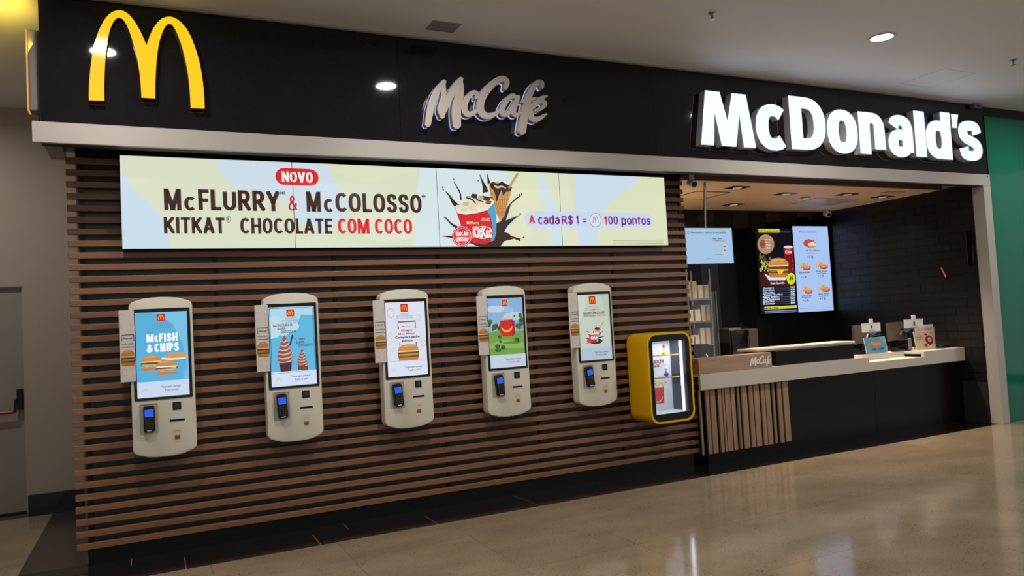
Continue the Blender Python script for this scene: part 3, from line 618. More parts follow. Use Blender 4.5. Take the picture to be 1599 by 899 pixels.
def screen(i, root, bez):
    """each screen is drawn in the coordinates of its own enlargement, laid flat on the glass"""
    s,ox,oy,x0,x1,y0,y1=[(3.33,180,450,104,379,122,577),(3.592,390,450,123,372,112,556),(3.75,575,440,118,350,124,560),(4.082,740,440,103,330,112,556),(4.28,870,435,134,345,114,556)][i]
    lx0,lx1=.040,.376; z0,z1=1.134,1.736                       # glass in kiosk coordinates
    X0=root.location.x-KW/2
    f=lambda a,b:(X0+lx0+(a-x0)/(x1-x0)*(lx1-lx0), z1-(b-y0)/(y1-y0)*(z1-z0))
    p=Print(f,KY-.006); H=y1-y0; Wd=x1-x0
    yl=y0+H*.815
    if i==0:
        p.rect(x0,y0,x1,y1,(96,182,224)); p.poly([(x0,y0),(200,y0),(290,190),(350,300),(372,420),(350,yl),(x1,yl),(x1,y0)],(120,196,230)); p.poly([(x0,y0),(215,y0),(300,190),(352,300),(360,400),(345,yl),(x0,yl)],(86,176,222))
        ui(p,x0,x1,(217,133,262,172)); p.text('CONHEÇA',165,228,196,234,(40,90,140),.01)
        p.bold('M',159,240,198,282,(244,250,252),.26); p.bold('c',202,247,222,282,(244,250,252),.3); p.bold('FISH',226,238,326,282,(244,250,252),.26); p.bold('&',159,294,192,336,(244,250,252),.24); p.bold('CHIPS',200,290,330,336,(244,250,252),.26)
        burger(p,180,395,106,86,1); p.poly([(240,362),(300,344),(366,350),(366,380),(300,386),(240,380)],(224,150,70)); p.line([(236,372),(300,380),(366,376)],[8,10,8],(240,238,230)); p.line([(240,386),(300,390),(366,384)],[10,12,8],(60,170,190))
        burger(p,262,425,116,78,1); p.line([(210,420),(262,418),(312,424)],[5,7,5],(240,236,226))
        footer(p,x0,x1,yl,y1,(204,220,240))
    elif i==1:
        p.rect(x0,y0,x1,y1,(96,184,226)); p.poly([(x0,y0),(x1,y0),(x1,165),(300,160),(262,250),(200,262),(x0,290)],(176,216,236))
        for a,b,r in ((140,260,26),(200,250,24),(250,225,26),(150,200,40)): p.ell(a,b,r*1.4,r,(190,222,238),14)
        ui(p,x0,x1,(219,127,262,167))
        C=(86,54,50)
        p.text('#aCASQUINHA',142,208,252,224,C,.02); p.text('SUPER',166,228,214,241,C,.03); p.text('CHOCOLATE',184,245,270,260,C,.03); p.text('É TUDO',264,288,316,302,C,.02); p.text('SABOR',266,308,312,322,C,.02); p.text('CHOCOLATE',274,325,356,340,C,.02)
        for cx,cy,k in ((202,390,1.0),(296,432,.68)):
            for j,w0 in enumerate((42,45,40,32,23,13)):
                w=w0*k; yy=cy+(22-23*j)*k; p.ell(cx,yy,w,19*k,(150,92,74),16); p.line([(cx-w*.96,yy+4*k),(cx-w*.3,yy+13*k),(cx+w*.5,yy+8*k),(cx+w*.95,yy-5*k)],[2*k,7*k,8*k,3*k],(226,186,166)); p.line([(cx-w*.8,yy-5*k),(cx,yy+3*k),(cx+w*.8,yy-9*k)],[2*k,4*k,2*k],(108,60,50))
            p.poly([(cx-8*k,cy-98*k),(cx+2*k,cy-124*k),(cx+8*k,cy-98*k)],(150,92,74))
        p.poly([(168,425),(238,425),(232,yl),(174,yl)],(70,42,40)); p.line([(230,330),(248,272)],[9,9],(60,36,34)); p.rect(268,450,326,yl,(120,70,58))
        footer(p,x0,x1,yl,y1,(212,226,248))
        for pts in ([(x0+4,y0+6),(x0+4,yl+10),(x1-4,yl+2),(x1-8,y0+6),(x0+4,y0+6)],): p.line(pts,[3]*5,(46,64,92),n=1)
    elif i==2:
        p.rect(x0,y0,x1,y1,(222,226,240))
        for a,b,r in ((150,186,22),(312,220,12),(138,312,10),(333,372,16),(152,402,9)): p.ell(a,b,r,r*1.3,(196,150,160),16,ring=.12)
        ui(p,x0,x1,(207,134,250,183))
        p.line([(188,282),(188,240),(290,240),(288,282)],[7,7,7,7],(44,46,58),n=1); p.text('Meu',212,264,236,272,(206,40,60),.02); p.text('Méqui',238,264,262,272,(230,150,60),.02)
        p.text('Chegou',204,286,272,300,(70,64,82),.035); p.text('Meu Méqui.',188,306,288,320,(206,44,60),.035); p.text('Compre e ganhe',168,324,312,342,(56,54,72),.035); p.text('pontos.',206,346,272,362,(56,54,72),.035)
        for a in (193,290): p.line([(a,362),(a,392)],[5,5],(44,46,58))
        burger(p,241,425,124,98); p.line([(x0+10,470),(x1-8,468)],[1.6,1.6],(140,140,150))
        footer(p,x0,x1,yl,y1,(222,228,244))
    elif i==3:
        p.rect(x0,y0,x1,y1,(136,178,216)); p.ell(150,180,60,22,(190,210,228),14); p.ell(270,230,70,26,(186,206,226),14)
        p.poly([(x0,330),(160,318),(230,335),(x1,325),(x1,yl),(x0,yl)],(112,158,70)); p.poly([(x0,400),(200,380),(x1,400),(x1,440),(x0,430)],(134,178,84)); p.ell(250,400,60,9,(90,130,60),14)
        for a,b,r in ((120,270,22),(150,290,24),(172,300,18),(300,295,24),(324,260,26),(318,230,18),(170,360,12),(175,390,10),(160,430,22),(190,425,16),(280,385,18)): 
            for k in range(6): p.ell(a+random.uniform(-.6,.6)*r,b+random.uniform(-.6,.6)*r,r*.55,r*.6,random.choice([(58,92,48),(74,112,52),(46,76,42)]),9)
        for a,b in ((128,320),(168,400),(318,320)): p.line([(a,b),(a+2,b-40)],[7,5],(92,72,50))
        p.ell(272,232,12,14,(200,220,60),12); p.ell(272,232,6,8,(60,60,60),10)
        p.poly([(178,256),(252,250),(270,262),(272,345),(252,362),(190,358),(172,330)],(206,34,34)); p.poly([(252,250),(270,262),(272,345),(252,362)],(170,24,28))
        p.line([(192,250),(200,238),(214,244),(228,238),(238,250)],[6,7,6,7,6],(248,196,40)); p.line([(184,300),(196,318),(222,325),(244,314),(254,296)],[5,9,11,9,5],(250,206,50))
        ui(p,x0,x1,(195,123,229,162),(214,224,234)); footer(p,x0,x1,yl,y1,(196,208,226),(196,208,226))
    else:
        p.rect(x0,y0,x1,y1,(196,206,190)); p.poly([(x0,y0),(200,y0),(170,240),(x0,300)],(204,214,196)); p.poly([(290,y0),(x1,y0),(x1,330),(320,260)],(186,200,176))
        ui(p,x0,x1,(209,124,253,181)); p.rect(222,212,248,226,(208,60,50),r=.4); p.rect(225,215,245,223,(214,206,190),r=.3)
        p.text('McFLURRY & McCOLOSSO',166,230,314,248,(70,46,40),.03); p.text('KITKAT CHOCOLATE',166,252,252,263,(70,46,40),.03); p.text('COM COCO',256,252,314,263,(200,50,46),.03)
        cup_art(p,230,395,1.22); footer(p,x0,x1,yl,y1,(176,194,212),(176,194,212))
    g=p.clip(0,X0+lx0,X0+lx1,z0,z1)
    build('screen_image',g,SCR,bez)
def card(root):
    X0=root.location.x-KW/2
    o=kpart('side_poster',lambda:MB().cbox(-.061,.034,KY-.010,KY-.003,1.256,1.757,.001),M_paper,root,root)
    if 'poster_print' not in KM:
        x0,x1,y0,y1=17,102,115,488; f=lambda a,b:(-.060+(a-x0)/(x1-x0)*.093,1.756-(b-y0)/(y1-y0)*.499); p=Print(f,KY-.0102)
        p.rect(x0,y0,x1,y1,(222,216,214))
        for a,b,r in ((32,145,12),(88,180,12),(40,440,14),(80,420,10),(92,465,9),(30,205,7)): p.ell(a,b,r,r*1.4,(214,170,172),14,ring=.12)
        p.line([(30,276),(30,244),(98,244)],[4,4,4],(56,54,60),n=1); p.line([(98,244),(98,276)],[4,4],(56,54,60)); p.text('Peça aqui',40,256,90,268,(80,76,84),.02)
        p.text('no seu tempo',28,286,96,296,(80,76,84),.02); p.text('e acumule pontos',28,302,98,312,(90,86,94),.02)
        burger(p,62,366,78,84); KM['poster_print']=p.mb.mesh('poster_print',[INK],(KW/2,0,.7))
    link('poster_print',KM['poster_print'],o)
KL=['leftmost cream self-order kiosk showing two fish burgers on a blue screen','cream self-order kiosk showing brown chocolate ice creams, second from the left','middle cream self-order kiosk showing one burger on a white screen','cream self-order kiosk showing a red smiling box on grass, fourth from the left','rightmost cream self-order kiosk showing a red dessert cup, beside the yellow cabinet']
for i in range(5):
    x0=.021+.9055*i
    r=thing('self_order_kiosk',KL[i],'kiosk',(x0+KW/2,0,.7),'self-order kiosks on the slat wall')
    body=kpart('body',lambda:MB().plate(kout(),-.036,KY,.010),M_shell,r,r,True)
    kpart('wall_bracket',lambda:MB().box(.1,.315,-.0355,-.0042,1.0,1.6),M_black,r,r)
    bez=kpart('screen_frame',lambda:MB().plate(rrect(.020,.397,1.115,1.762,.006,2),KY-.0004,KY-.005,.002),M_blackg,r,r)
    screen(i,r,bez); card(r)
    kpart('terminal_recess',lambda:MB().ringprism(rrect(.048,.168,.885,1.093,.008,2),rrect(.053,.163,.889,1.088,.006,2),KY-.0002,KY-.004).box(.053,.163,KY-.0012,KY-.0004,.889,1.088,0),mat('recess_grey',(178,174,160),.4),r,r)
    if i<1: tt=0
    rot=[0,.10,.16,.2,.24][i]
    T=bpy.data.objects.new('payment_terminal',None)
    if 'pt' not in KM:
        ol=rrect(-.037,.037,-.092,.092,.016,4); KM['pt']=MB().plate(ol,-.0,-.038,.008).mesh('payment_terminal',[M_blackg],(0,0,0),True)
        KM['ts']=MB().plate(rrect(-.028,.028,.018,.068,.003,2),-.0382,-.0392,.0005).mesh('terminal_screen',[mat('blue_lcd',(30,96,232),emit=.9,var=.1)])
        k=MB()
        for a in range(3):
            for b in range(5): k.cbox(-.027+a*.0195,-.012+a*.0195,-.0405,-.0383,-.066+b*.0155,-.056+b*.0155,.001)
        KM['tk']=k.mesh('keypad',[M_keys]); KM['tl']=MB().box(-.016,.016,-.0392,-.0382,-.082,-.076).mesh('logo_strip',[M_paper])
    T=link('payment_terminal',KM['pt'],r); T.location=(.109-KW/2,KY-.0045,.988-.7); T.rotation_euler=(math.radians(4),-rot*.6,0); 
    for nm,k in (('terminal_screen','ts'),('keypad','tk'),('logo_strip','tl')): link(nm,KM[k],T)
    sc=kpart('scanner_window',lambda:MB().plate(rrect(.262,.318,1.032,1.088,.004,2),KY-.0003,KY-.004,.001),M_blackg,r,r)
    kpart('scanner_lens',lambda:MB().plate(rrect(.274,.306,1.050,1.072,.006,3),KY-.0042,KY-.005,.0004),M_keys,sc,r)
    kpart('receipt_slot',lambda:MB().box(.240,.338,KY-.003,KY-.0003,.952,.966),M_blackg,r,r)
    st=kpart('sticker',lambda:MB().box(.256,.316,KY-.0012,KY-.0003,.806,.908),mat('pale_sticker',(214,204,186),.5,var=.02),r,r)
    if 'sp' not in KM:
        p=Print(lambda a,b:(a,b),KY-.0013); p.raw([(.268,.822),(.304,.822),(.304,.852),(.268,.852)],(150,96,58)); p.raw([(.272,.834),(.300,.834),(.300,.840),(.272,.840)],(70,38,26)); p.line([(.270,.866),(.270,.884),(.302,.884),(.302,.866)],[.003]*4,(110,104,100),n=1); KM['sp']=p.mb.mesh('sticker_print',[INK],(KW/2,0,.7))
    link('sticker_print',KM['sp'],st)
# ---- yellow toy cabinet
yx0,yx1,yz0,yz1,yf=4.272,4.778,.508,1.345,-.35
yc=thing('toy_display_cabinet','yellow rounded wall cabinet with lit glass front showing toys, right of the kiosks','display cabinet',((yx0+yx1)/2,0,yz0))
o1=rrect(yx0,yx1,yz0,yz1,.095,8); o2=rrect(yx0+.018,yx1-.018,yz0+.018,yz1-.018,.082,8)
build('shell',MB().ringprism(o1,o2,-.025,yf).rings([[(p[0],-.025,p[1]) for p in o1],[(p[0],-.0225,p[1]) for p in o1]]),M_yel,yc,True)
bx0,bx1,bz0,bz1=yx0+.062,yx1-.058,yz0+.085,yz1-.078
o3=rrect(yx0+.0185,yx1-.0185,yz0+.0185,yz1-.0185,.081,8); o4=rrect(bx0,bx1,bz0,bz1,.004,8)
build('bezel',MB().ringprism(o3,o4,yf+.014,yf+.004),M_blackg,yc)
build('glass',MB().box(bx0+.001,bx1-.001,yf+.006,yf+.010,bz0+.001,bz1-.001),M_glass,yc)
build('lining',MB().box(bx0-.004,bx1+.004,-.10,-.09,bz0-.004,bz1+.004).box(bx0-.004,bx0,yf+.02,-.10,bz0,bz1).box(bx0-.004,bx1+.004,yf+.02,-.10,bz0-.004,bz0).box(bx0-.004,bx1+.004,yf+.02,-.10,bz1,bz1+.004),mat('cabinet_lining',(224,232,240),.4,var=.01),yc)
build('side_lining',MB().box(bx1,bx1+.004,yf+.02,-.10,bz0,bz1),M_navy,yc)
build('light_tube',MB().tube((bx1-.035,yf+.045,bz0+.01),(bx1-.035,yf+.045,bz1-.01),.010,12),M_led,yc,label='white glowing vertical tube')
build('tube_holder',MB().box(bx1-.024,bx1-.001,yf+.03,yf+.06,bz0+.006,bz1-.006),M_grey,yc)
disc_lamp('cabinet_lamp',((bx0+bx1)/2+.08,yf+.06,bz1-.006),.1,1.8,(.86,.93,1),spread=170,shape='RECTANGLE',sy=.03)
bw=bx1-bx0
cabp=zm(4.99,970,500,-.1002)
p=Print(cabp,-.1002)
p.raw([(bx0,bz0),(bx1-.002,bz0),(bx1-.002,bz1),(bx0,bz1)],(226,234,242))
p.bold('Lanche',238,304,335,332,(170,40,90),.2); p.bold('c',226,310,236,332,(170,40,90),.25); p.bold('M',200,306,224,332,(170,40,90),.2); p.text('Feliz',240,342,300,364,(160,50,120),.03)
for t in ([(225,290),(300,272),(380,268)],[(240,470),(300,486),(350,478)],[(310,360),(330,352),(350,346)]): p.line(t,[4,5,3],(250,214,60))
p.poly([(234,528),(334,520),(336,645),(242,652)],(208,36,48)); p.line([(244,524),(256,492),(272,500),(284,516),(300,494),(318,492),(328,520)],[9,10,9,8,9,10,9],(246,196,60)); p.line([(248,608),(262,630),(288,636),(312,622),(322,596)],[5,8,9,8,5],(250,206,120))
for a,b,c in ((350,480,(120,140,60)),(300,290,(90,90,110)),(318,470,(210,190,60)),(345,486,(60,70,80))): p.ell(a,b,4,4,c,8)
p.make('back_print',yc,INK)
for j,zz in enumerate((bz0+.385,bz0+.595)):
    zz-=.06
    s_=build('shelf',MB().box(bx0+.002,bx1-.04,yf+.07,-.102,zz,zz+.005),M_glass,yc)
    build('shelf_edge',MB().box(bx0+.002,bx1-.05,yf+.066,yf+.0695,zz-.004,zz+.009),M_yel,s_)
SH=[bz0+.385-.055,bz0+.595-.055]
def toy(x,y,z,c1,c2,c3,label,h=.075):
    t=thing('toy_figure',label,'toy',(x,y,z),'toys in the yellow cabinet')
    build('body',MB().lathe([(.001,0),(.018,.0),(.022,.012),(.017,.030),(.010,.042),(.004,h*.6)],(x,y,z),12),mat('toy_'+str(c1),c1,.4),t,True)
    build('head',MB().lathe([(.001,h*.58),(.010,h*.62),(.015,h*.76),(.012,h*.9),(.002,h)],(x,y,z),12),mat('toy_'+str(c2),c2,.4),t,True)
    for s in (-1,1): build('arm',MB().tube((x+s*.016,y,z+.03),(x+s*.032,y-.004,z+.018),.006,8,0,.004),mat('toy_'+str(c3),c3,.4),t,True)
toy(bx0+.24,-.20,SH[1],(244,150,40),(214,40,40),(250,200,50),'orange toy with a red head on the top cabinet shelf',.10)
toy(bx0+.05,-.22,SH[1],(210,190,60),(180,190,200),(120,130,140),'small grey and yellow toy at the left of the top cabinet shelf',.05)
toy(bx0+.25,-.20,SH[0],(60,70,150),(236,170,150),(70,90,170),'blue toy with a pink head on the lower cabinet shelf',.09)
toy(bx0+.06,-.20,SH[0],(40,90,60),(60,60,60),(40,110,70),'dark green toy at the left of the lower cabinet shelf',.08)
# ================================================================== signs on the fascia
FY=-.513
am=thing('double_arch_emblem','big glowing yellow double-arch emblem at the left end of the black fascia','sign',((min(_x)+max(_x))/2,FY,min(_z)))
n=len(ARCHW); mb=MB(); mb.add([(p[0],-.560,p[1]) for p in ARCHW]+[(p[0],-.575,p[1]) for p in ARCHW],[tuple(range(n,2*n))]+[(i,(i+1)%n,n+(i+1)%n,n+i) for i in range(n)])
build('lit_face',mb,M_arch,am)
mb=MB(); mb.add([(p[0],FY,p[1]) for p in ARCHW]+[(p[0],-.5595,p[1]) for p in ARCHW],[tuple(range(n))]+[(i,(i+1)%n,n+(i+1)%n,n+i) for i in range(n)])
build('casing',mb,mat('emblem_casing',(60,44,20),.5),am)
cs=thing('cafe_script_sign','small pale script café sign with bluish halo, middle of the black fascia','sign',(2.67,FY,3.08))
mz=zm(3.198,400,0,-.585); k=0
for ch,ss in CAFE:
    f=MB(); h=MB()
    for pts,ws in ss:
        L_,R_,q=ribbon(pts,[w*.9 for w in ws],5); m=len(L_); yy=-.585-.0003*k; k+=1
        for tgt,y0,y1,gr in ((f,-.535,yy,1.0),(h,FY-.0012,-.534,1.0)):
            out=L_+R_[::-1]; P=[mz(*p) for p in out]; mm=len(P)
            tgt.add([(p[0],y1,p[1]) for p in P]+[(p[0],y0,p[1]) for p in P],[(i,i+1,mm-2-i,mm-1-i) for i in range(m-1)]+[(mm+i,mm+i+1,2*mm-2-i,2*mm-1-i) for i in range(m-1)]+[(i,(i+1)%mm,mm+(i+1)%mm,mm+i) for i in range(mm)])
            for (c,w) in ((q[0][:2],q[0][2]),(q[-1][:2],q[-1][2])):
                C=[mz(c[0]+w/2*math.cos(6.28319*i/12),c[1]+w/2*math.sin(6.28319*i/12)) for i in range(12)]
                tgt.rings([[(p[0],y0,p[1]) for p in C],[(p[0],y1+.0001,p[1]) for p in C]])
    L=build('letter',f,mat('café_letter_face',(170,164,158),.4,var=.01),cs)
    build('halo_strip',h,M_halo,L)
ms=thing('shop_name_sign','large white glowing shop name letters at the right of the black fascia','sign',(6.9,FY,3.08))
def sz(a,b): return at(1000+a/2.669,100+b/2.669,1,-.60)
LETTERS=[('M',255,335,482,118),('c',483,355,615,174),('D',626,352,771,148),('o',781,368,905,196),('n',914,372,1019,208),('a',1034,384,1137,218),('l',1146,384,1188,199),('d',1192,391,1295,204),('\'',1299,264,1326,211),('s',1328,399,1425,242)]
for ch,x0,yb,x1,yt in LETTERS:
    a=sz(x0,yb); b=sz(x1,yt); za,zb=a.z,b.z; ym=(yb+yt)/2; xa,xb=sz(x0,ym).x,sz(x1,ym).x
    if ch=='M':
        xa=sz(255,332).x; xb=sz(482,340).x; za=3.085; zb=3.605; h1=[(0,0),(.13,1),(.385,1),(.27,.66),(.225,0)]; h2=[(.385,1),(.5,.45),(.60,0),(.37,0),(.27,.66)]
        polys=[[(xa+u*(xb-xa),za+v*(zb-za)) for u,v in q] for q in (h1,h2,[(1-u,v) for u,v in h1],[(1-u,v) for u,v in h2])]
    elif ch=="'": polys=[[(xa,zb),(xb,zb),(xb-.35*(xb-xa),za),(xa+.05*(xb-xa),za)]]
    elif ch=='l': polys=[[(xa,za),(xb,za),(xb,zb),(xa,zb)]]
    else: polys=pen(ch,xa,xb,za,zb,.162,.116)
    can=MB(); face=MB()
    for q in polys:
        for tgt,y0,y1 in ((can,FY,-.5935),(face,-.594,-.600)):
            m=len(q); tgt.add([(p[0],y1,p[1]) for p in q]+[(p[0],y0,p[1]) for p in q],[tuple(range(m)),tuple(range(2*m-1,m-1,-1))]+[(k,(k+1)%m,m+(k+1)%m,m+k) for k in range(m)])
    L=build('letter',can,M_side,ms); build('lit_face',face,M_letter,L)
# side sign left of the fascia
sd=thing('side_sign','grey lightbox with warm glowing edge sticking out left of the fascia','sign',(-.475,-.2,3.06))
build('housing',MB().cbox(-.507,-.436,-.42,-.31,3.062,3.602,.012),mat('side_sign_grey',(112,110,112),.4),sd)
build('lit_edge',MB().cbox(-.516,-.508,-.418,-.312,3.064,3.60,.003),M_warmedge,sd)
build('sign_face',MB().box(-.5175,-.5165,-.40,-.33,3.12,3.55),M_yface,sd)
build('bracket',MB().tube((-.462,-.36,2.966),(-.462,-.36,3.061),.006,8).box(-.47,-.455,-.37,-.35,2.966,2.972),M_steel,sd)
disc_lamp('side_sign_lamp',(-.525,-.36,3.40),.12,9.0,(1,.70,.08),rot=(0,math.radians(115),0),shape='RECTANGLE',sy=.4)
# ================================================================== interior things
def slab(name,label,cat,px,py,y,w,h): pass
# hanging order-status screen
oy=.06; ox0,ox1,oz0,oz1=5.125,5.755,2.012,2.392
hs=thing('order_status_screen','pale blue order status screen hanging from a steel pole at the left of the opening','screen',((ox0+ox1)/2,oy,oz0))
dp=build('housing',MB().cbox(ox0,ox1,oy,oy+.045,oz0,oz1,.004),M_black,hs)
f=lambda a,b:(ox0+.004+(a-40)/(312-40)*(ox1-ox0-.008), oz1-.004-(b-358)/(572-358)*(oz1-oz0-.008))
p=Print(f,oy-.0004); p.rect(40,358,312,572,(164,198,230))
p.ell(58,384,7,9,(60,70,90),10,ring=.2); p.text('Acompanhe o número do seu pedido',72,378,276,394,(50,60,80),.012)
p.text('Red Bull',198,416,248,426,(40,50,70),.02); p.text('+ Big',198,430,228,440,(40,50,70),.02); p.text('por R$ 10',230,430,276,440,(190,60,90),.012)
p.line([(204,520),(254,520)],[2,2],(70,80,100)); p.text('Entrega 1',156,538,194,548,(60,70,90),.0)
p.poly([(254,452),(272,452),(270,528),(258,528)],(214,196,210)); p.line([(256,470),(270,470)],[6,6],(200,60,90)); p.line([(258,490),(270,500)],[8,8],(200,70,100))
p.make('screen_image',dp,SCR)
build('pole',MB().tube((5.42,oy+.03,oz1),(5.42,-.06+oy+.03,3.098),.014,12),M_chrome,hs); 
build('flange',MB().tube((5.42,oy-.03,3.085),(5.42,oy-.03,3.099),.045,16),M_chrome,hs)
# added uplight, unseen behind the slat wall: it brightens the tan ceiling
ul=thing('added_uplight','slim warm uplight added out of view behind the slat wall to brighten the tan ceiling','lamp',(5.3,1.1,1.9))
build('housing',MB().cbox(5.092,5.20,.75,1.45,1.95,1.99,.004),M_steel,ul); build('diffuser',MB().box(5.10,5.195,.76,1.44,1.9905,1.996),mat('added_uplight_diffuser',(255,220,170),emit=1.0,var=0),ul)
disc_lamp('added_uplight_lamp',(5.148,1.1,2.002),.045,7,(1,.80,.58),rot=(math.radians(180),0,0),shape='RECTANGLE',sy=.66)
# menu boards on the rear wall
def board(name,label,x0,x1,z0,z1,y=1.70):
    t=thing(name,label,'menu board',((x0+x1)/2,y,z0),'menu boards on the black rear wall'); h=build('housing',MB().cbox(x0,x1,y,y+.044,z0,z1,.003),M_black,t); build('wall_mount',MB().box((x0+x1)/2-.1,(x0+x1)/2+.1,y+.0445,1.7475,(z0+z1)/2-.1,(z0+z1)/2+.1),M_black,t); return t,h
t,h=board('menu_board','black menu board picturing a large burger and cola, left of the pale one',7.665,8.352,1.435,2.625)
Z=zm(5.62,1170,340,1.699); p=Print(Z,1.6995); p.raw([(7.672,1.442),(8.345,1.442),(8.345,2.618),(7.672,2.618)],(16,16,26))
p.rect(80,97,268,130,(222,212,60)); p.text('Para Grandes Fomes',86,104,262,124,(90,86,30),.02); p.line([(268,125),(360,125)],[3,3],(160,170,190))
p.ell(145,232,74,86,(176,140,110),24); p.ell(145,232,68,79,(196,160,128),24,ring=.04); p.ell(118,228,26,36,(150,70,52),16); p.ell(118,228,18,26,(190,110,84),14,ring=.2)
for j,(a,b,c,d) in enumerate(((136,184,192,198),(140,208,184,218),(144,230,188,242),(148,254,186,272))): p.text(['MÉQUI','BOX','R$','50'][j],a,b,c,d,(224,214,206),.03)
for i in range(46):
    a=random.uniform(86,190); b=random.uniform(340,485)
    if b>390 or a<180: p.line([(a,b),(a+random.uniform(-10,16),b-random.uniform(16,34))],[6,6],random.choice([(224,200,90),(232,214,120),(196,170,60)]) if b>400 else random.choice([(92,140,50),(120,170,60),(190,60,40),(150,180,80)]))
p.poly([(300,258),(378,258),(395,480),(320,480),(310,400)],(120,24,32)); p.ell(339,256,40,13,(236,226,220),16); p.ell(339,300,34,26,(206,60,66),14); p.text('Cola',312,286,368,312,(244,230,230),.03,.2)
for i in range(12): p.ell(random.uniform(322,380),random.uniform(340,465),6,9,random.choice([(196,84,70),(86,14,24),(160,40,44)]),8)
p.poly([(92,500),(130,470),(330,480),(400,560),(395,600),(100,600)],(70,24,26))
p.poly([(128,488),(170,550),(310,548),(345,505),(320,520),(190,520)],(224,226,240))
burger(p,252,440,180,170,2)
for i in range(26): p.ell(random.uniform(190,318),random.uniform(362,398),2.6,1.8,(244,226,186),6)
p.poly([(236,455),(300,452),(290,480),(264,500),(246,478)],(246,202,44))
p.ell(362,535,38,52,(222,222,40),22); p.text('49',344,512,380,552,(60,66,20),.04)
p.text('Duplo Quarterão',182,566,306,584,(246,246,250),.03)
W_=(196,212,240)
for j in range(8):
    yy=618+j*19.5; yy2=yy
    p.text(['Quarteirão','Duplo Bacon','Cheddar','Tasty Turbo','Big Mac','Chicken','Brabo Melt','Cheeseburger'][j],116,yy-6,[212,216,220,290,262,262,214,222][j],yy+7,W_,.05); p.line([(225,yy),(352,yy-2)],[1.6,1.6],(120,130,160)); p.text(['38,90','41,90','36,90','44,90','33,90','35,90','29,90','24,90'][j],356,yy-16,398,yy+0,W_,.05)
p.poly([(128,780),(410,766),(410,790),(128,808)],(206,208,74)); p.text('McOferta Média',134,786,250,800,(90,92,30),.03)
for b in (818,832): p.line([(130,b+4),(408,b-10)],[7,7],(140,160,200))
p.make('screen_image',h,SCR)
t,h=board('menu_board','pale blue menu board with five sandwich pictures, right of the black one',8.362,9.066,1.425,2.655)
p=Print(Z,1.6995); p.raw([(8.366,1.431),(9.060,1.431),(9.060,2.650),(8.366,2.650)],(172,202,246))
p.arches(402,112,424,134,(230,214,150)); p.text('Monte Sanduíche',436,112,592,132,(110,130,160),.012)
p.ell(522,222,48,34,(196,66,50),16); p.poly([(476,214),(520,186),(566,196),(590,240),(568,262),(520,262)],(206,74,56)); p.poly([(512,228),(560,206),(588,236),(578,256),(534,258)],(240,222,196)); p.ell(552,250,32,9,(214,150,110),12)
p.text('Mc Top Mônica',498,282,618,296,(50,60,84),.02); p.text('combinação do dia',500,304,574,316,(70,80,104),.01); p.text('+ 7 ,90',508,332,562,358,(40,50,74),.02)
for (a,b,t1,t2,pr_) in ((482,422,'Batata Média','','+ 6 ,90'),(632,412,'Batata Grande','com Cheddar','+ 3 ,90'),(498,628,'Chicken','Nuggets 4','+ 6 ,90'),(650,612,'Batata Pequena','com Bacon','+ 7 ,90')):
    for k in range(9):
        a0=a-50+k*9; p.line([(a0,b+22),(a0+34,b-34+k*5)],[7,7],[(224,170,90),(240,190,110),(206,130,66)][k%3])
    p.ell(a+22,b+18,36,22,(206,104,56),14); p.ell(a+20,b+8,30,14,(236,150,84),12); p.line([(a-10,b+32),(a+24,b+36),(a+52,b+28)],[4,6,4],(150,60,40))
    p.text(t1,a-44,b+50,a+50,b+62,(50,60,84),.02); 
    if t2: p.text(t2,a-40,b+68,a+40,b+79,(50,60,84),.015)
    p.text(pr_,a-32,b+88,a+20,b+110,(40,50,74),.02)
p.line([(440,795),(720,785)],[2,2],(120,140,180)); p.make('screen_image',h,SCR)
# interior ceiling fixtures
for j,(x,y) in enumerate([(6.05,.25),(7.05,.52),(7.98,.42),(6.95,1.30),(8.72,.50)]):
    t=thing('recessed_spotlight',['square recessed spotlight nearest the steel pole in the tan ceiling','square recessed spotlight left of the smoke detector in the tan ceiling','bright square recessed spotlight right of the smoke detector in the tan ceiling','square recessed spotlight furthest back in the tan ceiling','square recessed spotlight nearest the right wall in the tan ceiling'][j],'ceiling light',(x,y,2.87),'recessed spotlights in the shop ceiling')
    build('frame',MB().box(x-.12,x+.12,y-.075,y+.075,2.862,2.8695),M_black,t); build('lens',MB().tube((x,y,2.8575),(x,y,2.8615),.05,18),mat('dim_lens',(255,225,190),emit=.35,var=0),t)
sdt=thing('smoke_detector','white round smoke detector on the tan shop ceiling','smoke detector',(7.52,.66,2.87))
build('base',MB().tube((7.52,.66,2.8695),(7.52,.66,2.856),.065,20),M_paper,sdt,True); build('sensor',MB().lathe([(.05,2.8555),(.045,2.84),(.03,2.832),(.002,2.83)],(7.52,.66,0),20),M_paper,sdt,True)
build('inner_ring',MB().tube((7.52,.66,2.8555),(7.52,.66,2.850),.054,20),M_black,sdt)
hb=thing('ceiling_hatch','square access panel outlined in the tan ceiling behind the steel pole','hatch',(5.95,.75,2.87)); build('hatch_panel',MB().box(5.72,6.18,.53,.97,2.8665,2.8695),M_tan,hb); build('hatch_frame',MB().box(5.705,5.7195,.52,.98,2.864,2.8695).box(6.1805,6.195,.52,.98,2.864,2.8695).box(5.72,6.18,.515,.5295,2.864,2.8695).box(5.72,6.18,.9705,.985,2.864,2.8695),M_black,hb)
lp=thing('light_panel','pale rectangular panel in the tan ceiling near the back right corner','ceiling panel',(8.2,.98,2.87)); build('panel',MB().box(7.8,8.6,.72,1.20,2.8655,2.8695),M_white,lp); build('frame',MB().box(7.785,7.7995,.705,1.215,2.864,2.8695).box(8.6005,8.615,.705,1.215,2.864,2.8695).box(7.80,8.60,.705,.7195,2.864,2.8695).box(7.80,8.60,1.2005,1.215,2.864,2.8695),M_tan,lp)
